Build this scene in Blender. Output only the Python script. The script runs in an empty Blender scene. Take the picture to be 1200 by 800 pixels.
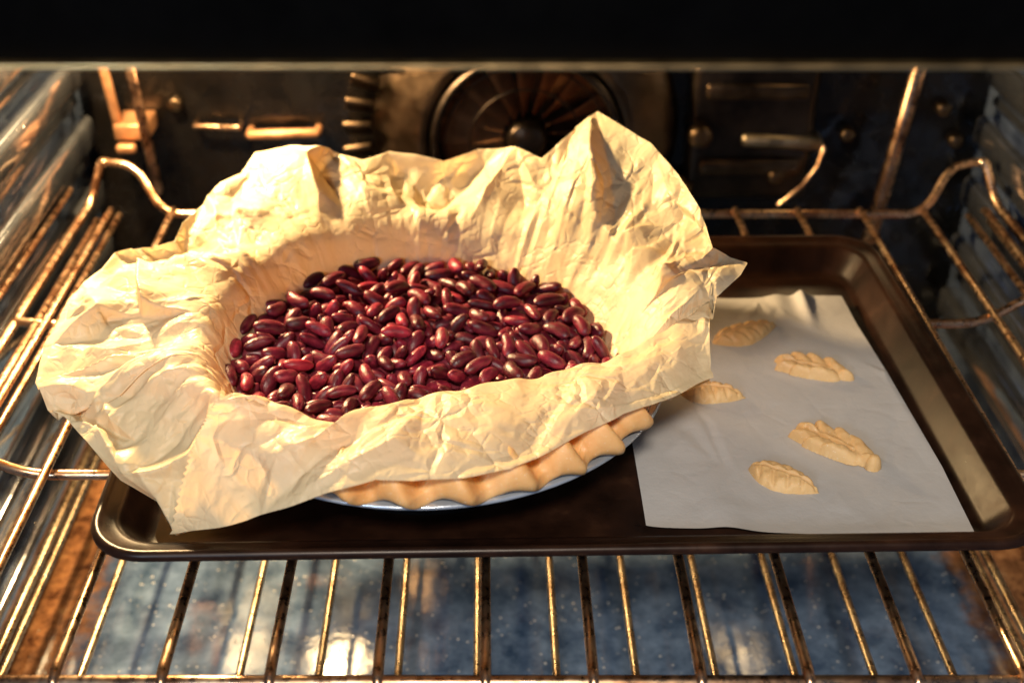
import bpy, bmesh, math, random
import numpy as np
from mathutils import Vector, Matrix
from mathutils.geometry import delaunay_2d_cdt

sc = bpy.context.scene
COL = sc.collection
R = math.radians

# ------------------------------------------------------------------ camera
PITCH = R(31.3)
FPX = 1484.0
CAM_Z = 0.419
cd = bpy.data.cameras.new('camera')
cam = bpy.data.objects.new('camera', cd)
COL.objects.link(cam)
cam.location = (0, 0, CAM_Z)
cam.rotation_euler = (math.pi / 2 - PITCH, 0, 0)
cd.sensor_width = 36.0
cd.lens = FPX / 1200 * 36
cd.shift_x = 31 / 1200
cd.clip_start = 0.02
cd.clip_end = 50
cd.dof.use_dof = True
cd.dof.focus_distance = 0.66
cd.dof.aperture_fstop = 6.0
sc.camera = cam

# ------------------------------------------------------------------ world and light
w = bpy.data.worlds.new('World')
sc.world = w
w.use_nodes = True
bg = w.node_tree.nodes['Background']
bg.inputs[0].default_value = (0.45, 0.62, 1.0, 1)
bg.inputs[1].default_value = 0.11

sc.view_settings.view_transform = 'Standard'
sc.view_settings.look = 'None'
sc.view_settings.exposure = 0.25
sc.view_settings.gamma = 1.0
sc.view_settings.use_curve_mapping = False
sc.render.engine = 'CYCLES'
cy = sc.cycles
cy.use_denoising = True
cy.max_bounces = 8
cy.diffuse_bounces = 4
cy.glossy_bounces = 4
cy.transmission_bounces = 4
cy.sample_clamp_indirect = 3.0
cy.caustics_reflective = False
cy.caustics_refractive = False

def lamp(name, kind, loc, energy, color, size=0.02, target=None, size_y=None):
    ld = bpy.data.lights.new(name, kind)
    ld.energy = energy
    ld.color = color
    if kind == 'AREA':
        ld.shape = 'RECTANGLE'
        ld.size = size
        ld.size_y = size_y or size
    else:
        ld.shadow_soft_size = size
    o = bpy.data.objects.new(name, ld)
    COL.objects.link(o)
    o.location = loc
    if target:
        o.rotation_euler = (Vector(target) - Vector(loc)).to_track_quat('-Z', 'Y').to_euler()
    return o

WARM = (1.0, 0.69, 0.34)
SIDE_LAMP = (-0.295, 0.850, 0.270)
LAMPS = [(-0.155, 0.960, 0.140), (0.269, 0.960, 0.130)]
lamp('oven_bulb_light', 'POINT', SIDE_LAMP, 24.0, WARM, 0.016)
lamp('oven_bulb_light', 'POINT', LAMPS[0], 2.0, WARM, 0.018)
lamp('oven_bulb_light', 'POINT', LAMPS[1], 0.06, WARM, 0.018)
# the kitchen's ceiling light in front of and above the open oven
lamp('kitchen_ceiling_light', 'AREA', (-0.12, -0.95, 1.55), 33.0, (1.0, 0.87, 0.70), 0.30, (0, 0.6, 0.0), 0.22)
lamp('cool_wall_fill', 'AREA', (-0.75, -1.05, 0.80), 8.0, (0.62, 0.80, 1.0), 0.4, (0.36, 0.72, 0.02), 0.28)  # unseen cool fill lamp, added to brighten the side walls

# ------------------------------------------------------------------ helpers
def at(px, py, z):
    """world point at height z seen at photograph pixel (1200 x 800)"""
    h = CAM_Z - z
    k = FPX / math.cos(PITCH)
    yh = 400 - FPX * math.tan(PITCH)
    zc = h * k / (py - yh)
    return Vector(((px - 569) * zc / FPX, (zc - h * math.sin(PITCH)) / math.cos(PITCH), z))

def link_mesh(name, me, mat, parent=None, smooth=True):
    if mat:
        me.materials.append(mat)
    if smooth:
        me.polygons.foreach_set('use_smooth', [True] * len(me.polygons))
    o = bpy.data.objects.new(name, me)
    COL.objects.link(o)
    if parent:
        o.parent = parent
    return o

def from_bm(name, bm, mat, parent=None, smooth=True):
    bmesh.ops.recalc_face_normals(bm, faces=bm.faces)
    me = bpy.data.meshes.new(name)
    bm.to_mesh(me)
    bm.free()
    return link_mesh(name, me, mat, parent, smooth)

def from_grid(name, P, mat, parent=None, closed_u=False, closed_v=False):
    nu, nv = P.shape[:2]
    me = bpy.data.meshes.new(name)
    iu = np.arange(nu if closed_u else nu - 1)
    iv = np.arange(nv if closed_v else nv - 1)
    U, V = np.meshgrid(iu, iv, indexing='ij')
    U1, V1 = (U + 1) % nu, (V + 1) % nv
    f = np.stack([U * nv + V, U1 * nv + V, U1 * nv + V1, U * nv + V1], -1).reshape(-1, 4)
    me.from_pydata(P.reshape(-1, 3).tolist(), [], f.tolist())
    me.update()
    return link_mesh(name, me, mat, parent)

def empty(name, loc, label, cat, group=None):
    o = bpy.data.objects.new(name, None)
    COL.objects.link(o)
    o.location = loc
    o.empty_display_size = 0.01
    return tag(o, label, cat, group)

def tag(o, label, cat, group=None):
    o['label'] = label
    o['category'] = cat
    if group:
        o['group'] = group
    return o

def keep(o, parent):
    """parent o without moving it (parent is only translated / turned)"""
    bpy.context.view_layer.update()
    o.parent = parent
    o.matrix_parent_inverse = parent.matrix_world.inverted()
    return o

def tube_grid(pts, r, n=10):
    """swept circle along a polyline with rounded ends -> grid of points"""
    pts = [Vector(p) for p in pts]
    tg = []
    for i in range(len(pts)):
        a = pts[max(i - 1, 0)]
        b = pts[min(i + 1, len(pts) - 1)]
        tg.append((b - a).normalized())
    up = Vector((0, 0, 1)) if abs(tg[0].z) < .9 else Vector((1, 0, 0))
    rows = []
    def ring(c, t, up, rr):
        s = t.cross(up).normalized()
        u = s.cross(t).normalized()
        return [list(c + (s * math.cos(k * 2 * math.pi / n) + u * math.sin(k * 2 * math.pi / n)) * rr) for k in range(n)], u
    a, up = ring(pts[0] - tg[0] * r * .5, tg[0], up, r * .05); rows.append(a)
    a, up = ring(pts[0] - tg[0] * r * .35, tg[0], up, r * .7); rows.append(a)
    for p, t in zip(pts, tg):
        a, up = ring(p, t, up, r)
        rows.append(a)
    a, up = ring(pts[-1] + tg[-1] * r * .35, tg[-1], up, r * .7); rows.append(a)
    a, up = ring(pts[-1] + tg[-1] * r * .5, tg[-1], up, r * .05); rows.append(a)
    return np.array(rows)

def tube(name, pts, r, mat, parent=None, n=10):
    return from_grid(name, tube_grid(pts, r, n), mat, parent, closed_v=True)

def smooth_path(pts, rad, seg=5):
    """polyline with its inner corners rounded"""
    pts = [Vector(p) for p in pts]
    out = [pts[0]]
    for a, b, c in zip(pts, pts[1:], pts[2:]):
        d1, d2 = (a - b), (c - b)
        k = min(rad, d1.length * .48, d2.length * .48)
        p1, p2 = b + d1.normalized() * k, b + d2.normalized() * k
        for i in range(seg + 1):
            t = i / seg
            out.append(p1.lerp(b, t).lerp(b.lerp(p2, t), t))
    out.append(pts[-1])
    return out

def box_bm(bm, lo, hi, bevel=0.0, seg=2):
    r = bmesh.ops.create_cube(bm, size=1)
    lo, hi = Vector(lo), Vector(hi)
    for v in r['verts']:
        v.co = Vector(((v.co[i] + .5) * (hi[i] - lo[i]) + lo[i]) for i in range(3))
    if bevel:
        es = list({e for v in r['verts'] for e in v.link_edges})
        bmesh.ops.bevel(bm, geom=es, offset=bevel, segments=seg, affect='EDGES', profile=.5)

def box(name, lo, hi, mat, parent=None, bevel=0.0, seg=2):
    bm = bmesh.new()
    box_bm(bm, lo, hi, bevel, seg)
    o = from_bm(name, bm, mat, parent, smooth=False)
    if bevel:
        o.data.polygons.foreach_set('use_smooth', [True] * len(o.data.polygons))
        try:
            o.data.set_sharp_from_angle(angle=R(40))
        except Exception:
            pass
    return o

# ------------------------------------------------------------------ materials
class Mat:
    def __init__(s, name):
        s.m = bpy.data.materials.new(name)
        s.m.use_nodes = True
        s.nt = s.m.node_tree
        s.b = s.nt.nodes['Principled BSDF']
        s.co = s.nt.nodes.new('ShaderNodeTexCoord').outputs['Object']
    def n(s, t, **k):
        nd = s.nt.nodes.new(t)
        for a, v in k.items():
            setattr(nd, a, v)
        return nd
    def l(s, a, b):
        s.nt.links.new(a, b)
    def set(s, **k):
        for a, v in k.items():
            s.b.inputs[a.replace('_', ' ')].default_value = v
    def noise(s, scale, detail=4, rough=.55, stretch=None, co=None):
        nd = s.n('ShaderNodeTexNoise')
        nd.inputs['Scale'].default_value = scale
        nd.inputs['Detail'].default_value = detail
        nd.inputs['Roughness'].default_value = rough
        c = co or s.co
        if stretch:
            mp = s.n('ShaderNodeMapping')
            mp.inputs['Scale'].default_value = stretch
            s.l(c, mp.inputs['Vector'])
            c = mp.outputs[0]
        s.l(c, nd.inputs['Vector'])
        return nd.outputs['Fac']
    def voro(s, scale, feature='F1', stretch=None):
        nd = s.n('ShaderNodeTexVoronoi', feature=feature)
        nd.inputs['Scale'].default_value = scale
        s.l(s.co, nd.inputs['Vector'])
        return nd
    def ramp(s, fac, stops):
        nd = s.n('ShaderNodeValToRGB')
        e = nd.color_ramp.elements
        while len(e) < len(stops):
            e.new(.5)
        for x, (p, c) in zip(e, stops):
            x.position = p
            x.color = (*c, 1) if len(c) == 3 else c
        s.l(fac, nd.inputs[0])
        return nd.outputs[0]
    def mix(s, fac, a, b, blend='MIX'):
        nd = s.n('ShaderNodeMix', data_type='RGBA', blend_type=blend)
        for sock, v in ((nd.inputs[0], fac), (nd.inputs[6], a), (nd.inputs[7], b)):
            if isinstance(v, (int, float)):
                sock.default_value = v
            elif isinstance(v, tuple):
                sock.default_value = (*v, 1)
            else:
                s.l(v, sock)
        return nd.outputs[2]
    def bump(s, h, strength, dist, prev=None):
        nd = s.n('ShaderNodeBump')
        nd.inputs['Strength'].default_value = strength
        nd.inputs['Distance'].default_value = dist
        s.l(h, nd.inputs['Height'])
        if prev is not None:
            s.l(prev, nd.inputs['Normal'])
        return nd.outputs[0]
    def base(s, c):
        s.l(c, s.b.inputs['Base Color']) if not isinstance(c, tuple) else s.set(Base_Color=(*c, 1))
    def rough(s, c):
        s.l(c, s.b.inputs['Roughness'])
    def normal(s, c):
        s.l(c, s.b.inputs['Normal'])

g3 = lambda v: (v, v, v)

def mat_wire(name, c1, c2, c3, metal=1.0, lo=.18, hi=.45):
    m = Mat(name)
    nz = m.noise(38, 4, .6)
    m.base(m.ramp(nz, [(.34, c3), (.46, c2), (.60, c1)]))
    m.set(Metallic=metal)
    m.rough(m.ramp(m.noise(220, 3), [(.3, g3(lo)), (.7, g3(hi))]))
    m.normal(m.bump(m.noise(500, 3), .08, .0004))
    return m.m

M = {}
M['wire'] = mat_wire('heat-tinted steel wire', (.66, .46, .30), (.52, .31, .18), (.26, .12, .06))
M['wire_low'] = mat_wire('golden steel wire', (.72, .58, .40), (.55, .40, .25), (.25, .15, .09))
M['rod'] = mat_wire('browned steel rod', (.34, .22, .14), (.22, .12, .07), (.06, .03, .02))

def mat_enamel(name, dark, mid, metal, rlo, rhi, spots=True, wav=.12, scl=11):
    m = Mat(name)
    n1 = m.noise(scl, 6, .68)
    c = m.ramp(n1, [(.34, dark), (.66, mid)])
    v = m.voro(150)
    sp = m.ramp(v.outputs['Distance'], [(.0, g3(1)), (.10, g3(1)), (.18, g3(0))])
    sel = m.ramp(m.noise(26, 2), [(.42, g3(0)), (.54, g3(1))])
    f = m.mix(1.0, sp, sel, 'MULTIPLY')
    if spots:
        c = m.mix(f, c, (.60, .60, .58))
    m.base(c)
    m.set(Metallic=metal, Specular_IOR_Level=.7)
    m.rough(m.ramp(m.noise(24, 5, .7), [(.35, g3(rlo)), (.7, g3(rhi))]))
    b = m.bump(m.noise(50, 3), .12, .002)
    b = m.bump(m.noise(13, 3), wav, .010, b)
    b = m.bump(f, .35, .0012, b)
    m.normal(b)
    return m
M['liner'] = mat_enamel('steel blue glazed liner', (.03, .05, .12), (.30, .40, .62), .75, .05, .18).m
M['back'] = mat_enamel('dark glazed back wall', (.0010, .0010, .0010), (.004, .003, .0025), .0, .14, .40, False, .6).m
for n_ in M['back'].node_tree.nodes:
    if n_.type == 'BSDF_PRINCIPLED':
        n_.inputs['Specular IOR Level'].default_value = .30
M['guide'] = mat_enamel('bright liner rib', (.30, .34, .44), (.78, .82, .90), .95, .06, .22).m

def mat_floor():
    m = mat_enamel('speckled blue enamel floor', (.026, .052, .105), (.165, .235, .35), .0, .04, .12, True, .03, 34)
    # baked-on brown stain towards the two sides of the floor
    base_link = m.b.inputs['Base Color'].links[0].from_socket
    sx = m.n('ShaderNodeSeparateXYZ')
    m.l(m.co, sx.inputs[0])
    ab = m.n('ShaderNodeMath', operation='ABSOLUTE')
    m.l(sx.outputs[0], ab.inputs[0])
    ad = m.n('ShaderNodeMath', operation='MULTIPLY_ADD')
    m.l(m.noise(22, 6, .7), ad.inputs[0])
    ad.inputs[1].default_value = .08
    m.l(ab.outputs[0], ad.inputs[2])
    f = m.ramp(ad.outputs[0], [(.350, g3(0)), (.366, g3(1))])
    st = m.ramp(m.noise(70, 6, .7), [(.35, (.07, .025, .012)), (.55, (.34, .15, .06)), (.7, (.50, .27, .12))])
    m.base(m.mix(f, base_link, st))
    m.set(Coat_Weight=.5, Coat_Roughness=.06)
    return m.m
M['floor'] = mat_floor()

def mat_simple(name, c, rough=.5, metal=0., spec=.5, var=.25, scale=40, bump=.1, bs=200):
    m = Mat(name)
    a = tuple(x * (1 - var) for x in c)
    b = tuple(min(1, x * (1 + var)) for x in c)
    m.base(m.ramp(m.noise(scale, 5), [(.3, a), (.7, b)]))
    m.set(Metallic=metal, Specular_IOR_Level=spec)
    m.rough(m.ramp(m.noise(scale * 2, 4), [(.3, g3(rough * .8)), (.7, g3(min(1, rough * 1.2)))]))
    m.normal(m.bump(m.noise(bs, 3), bump, .001))
    return m.m
M['black'] = mat_simple('black enamel front panel', (.0012, .0012, .0014), .6, 0, .03)
M['brass'] = mat_simple('warm metal trim', (.85, .55, .24), .35, 1., .5, .2)
M['fan'] = mat_simple('browned fan metal', (.07, .046, .028), .38, 1., .5, .6, 30, .2)
M['fan_dark'] = mat_simple('dark fan metal', (.035, .026, .02), .35, 1., .5, .4, 30, .2)
M['copper'] = mat_simple('heat-stained bracket metal', (.36, .17, .08), .45, .6, .5, .4, 60)
M['pan_side'] = mat_simple('dark pan side', (.035, .035, .04), .3, .2, .5, .3)
M['pan'] = mat_simple('pale blue enamel pan rim', (.50, .56, .66), .22, .55, .6, .15)
M['housing_dark'] = mat_simple('dulled bar steel', (.20, .16, .11), .4, 1., .5, .5)
M['housing'] = mat_simple('lamp housing steel', (.35, .32, .28), .35, 1.)

def mat_tray():
    m = Mat('brown non-stick sheet steel')
    m.base(m.ramp(m.noise(30, 6, .65), [(.3, (.005, .0025, .0018)), (.6, (.024, .010, .006)), (.8, (.062, .027, .014))]))
    m.set(Metallic=.10, Specular_IOR_Level=.22)
    m.rough(m.ramp(m.noise(60, 5, .7), [(.3, g3(.27)), (.7, g3(.35))]))
    b = m.bump(m.noise(900, 2), .06, .0004)
    m.normal(m.bump(m.noise(24, 3), .12, .002, b))
    return m.m
M['tray'] = mat_tray()

def mat_paper(name, c1, c2, transl, gloss=.42, fibre=True, crease=1.0, tcol=None):
    m = Mat(name)
    c = m.ramp(m.noise(18, 5, .6), [(.3, c1), (.7, c2)])
    if fibre:
        f = m.ramp(m.noise(420, 4, .8), [(.60, g3(0)), (.72, g3(.5))])
        c = m.mix(f, c, tuple(x * .70 for x in c1))
    m.base(c)
    m.set(Specular_IOR_Level=.34)
    m.rough(m.ramp(m.noise(70, 4), [(.3, g3(gloss * .75)), (.7, g3(gloss * 1.3))]))
    b = None
    for sc_, st_, ds_ in ((48, .90, .0018), (120, .50, .0007)):
        v = m.voro(sc_, 'DISTANCE_TO_EDGE')
        wp = m.n('ShaderNodeTexNoise')
        wp.inputs['Scale'].default_value = sc_ * .6
        wp.inputs['Detail'].default_value = 3
        m.l(m.co, wp.inputs['Vector'])
        mxv = m.n('ShaderNodeVectorMath', operation='MULTIPLY_ADD')
        m.l(wp.outputs['Color'], mxv.inputs[0])
        mxv.inputs[1].default_value = (.9 / sc_,) * 3
        m.l(m.co, mxv.inputs[2])
        m.l(mxv.outputs[0], v.inputs['Vector'])
        cr = m.ramp(v.outputs['Distance'], [(0, g3(0)), (.14, g3(.8)), (.5, g3(1))])
        msk = m.ramp(m.noise(sc_ * .45, 2), [(.42, g3(0)), (.60, g3(1))])
        b = m.bump(m.mix(msk, (1., 1., 1.), cr), st_ * crease, ds_, b)
    b = m.bump(m.noise(230, 4, .65), .25, .0009, b)
    nz = m.noise(60, 5, .65)
    b = m.bump(nz, .08, .0020, b)
    m.normal(b)
    tr = m.n('ShaderNodeBsdfTranslucent')
    if tcol:
        tr.inputs['Color'].default_value = (*tcol, 1)
    else:
        m.l(c, tr.inputs['Color'])
    m.l(b, tr.inputs['Normal'])
    mx = m.n('ShaderNodeMixShader')
    mx.inputs[0].default_value = transl
    out = m.nt.nodes['Material Output']
    m.l(m.b.outputs[0], mx.inputs[1])
    m.l(tr.outputs[0], mx.inputs[2])
    m.l(mx.outputs[0], out.inputs['Surface'])
    return m.m
M['paper'] = mat_paper('cream baking parchment', (.85, .68, .41), (.89, .76, .52), .34, .42, True, 1.0, (.90, .58, .25))
M['sheet'] = mat_paper('white baking parchment', (.50, .485, .48), (.57, .555, .55), .15, .5, False, .12)

def mat_dough(name, c1, c2, c3, rough=.45, sss=.3):
    m = Mat(name)
    c = m.ramp(m.noise(45, 5, .6), [(.3, c1), (.55, c2), (.8, c3)])
    m.base(c)
    m.set(Specular_IOR_Level=.45, Subsurface_Weight=sss, Subsurface_Scale=.004)
    m.b.inputs['Subsurface Radius'].default_value = (1.0, .55, .25)
    m.rough(m.ramp(m.noise(80, 4), [(.3, g3(rough * .8)), (.7, g3(min(1, rough * 1.35)))]))
    b = m.bump(m.noise(90, 4), .3, .0018)
    fl_ = m.ramp(m.noise(700, 3, .7), [(.62, g3(0)), (.70, g3(.55))])
    m.base(m.mix(fl_, c, (.86, .74, .56)))
    m.normal(m.bump(m.noise(420, 4, .7), .35, .0006, b))
    return m.m
M['crust'] = mat_dough('raw pie dough', (.72, .36, .12), (.80, .46, .19), (.84, .56, .28))
M['leaf'] = mat_dough('leaf pastry dough', (.60, .36, .15), (.68, .44, .20), (.74, .53, .29), .5, .12)

def mat_bean(name, c1, c2, c3):
    m = Mat(name)
    oi = m.n('ShaderNodeObjectInfo')
    av = m.n('ShaderNodeVectorMath', operation='ADD')
    m.l(m.co, av.inputs[0])
    m.l(oi.outputs['Random'], av.inputs[1])
    c = m.ramp(m.noise(1.3, 4, .6, None, av.outputs[0]), [(.3, c1), (.55, c2), (.78, c3)])
    v = m.ramp(oi.outputs['Random'], [(0, g3(.45)), (.8, g3(1.15)), (1, (1.9, 1.5, 1.5))])
    c = m.mix(1.0, c, v, 'MULTIPLY')
    m.base(c)
    m.set(Specular_IOR_Level=.38)
    m.rough(m.ramp(m.noise(2.2, 4), [(.3, g3(.27)), (.7, g3(.44))]))
    m.normal(m.bump(m.noise(2.6, 4, .6, None, av.outputs[0]), .35, .0012))
    return m.m
M['bean'] = mat_bean('dark red bean skin', (.055, .004, .010), (.160, .012, .028), (.30, .045, .068))
M['bean_red'] = mat_bean('bright red bean skin', (.20, .008, .018), (.28, .014, .030), (.38, .04, .05))
M['hilum'] = mat_simple('pale bean eye', (.55, .42, .32), .6)

def mat_glow(name, c, s):
    m = Mat(name)
    m.set(Base_Color=(.8, .7, .5, 1), Roughness=.3)
    m.b.inputs['Emission Color'].default_value = (*c, 1)
    m.b.inputs['Emission Strength'].default_value = s
    return m.m
M['lens'] = mat_glow('glowing lamp lens', WARM, 30)
M['lens_dim'] = mat_glow('dim lamp lens', WARM, 1.2)

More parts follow.
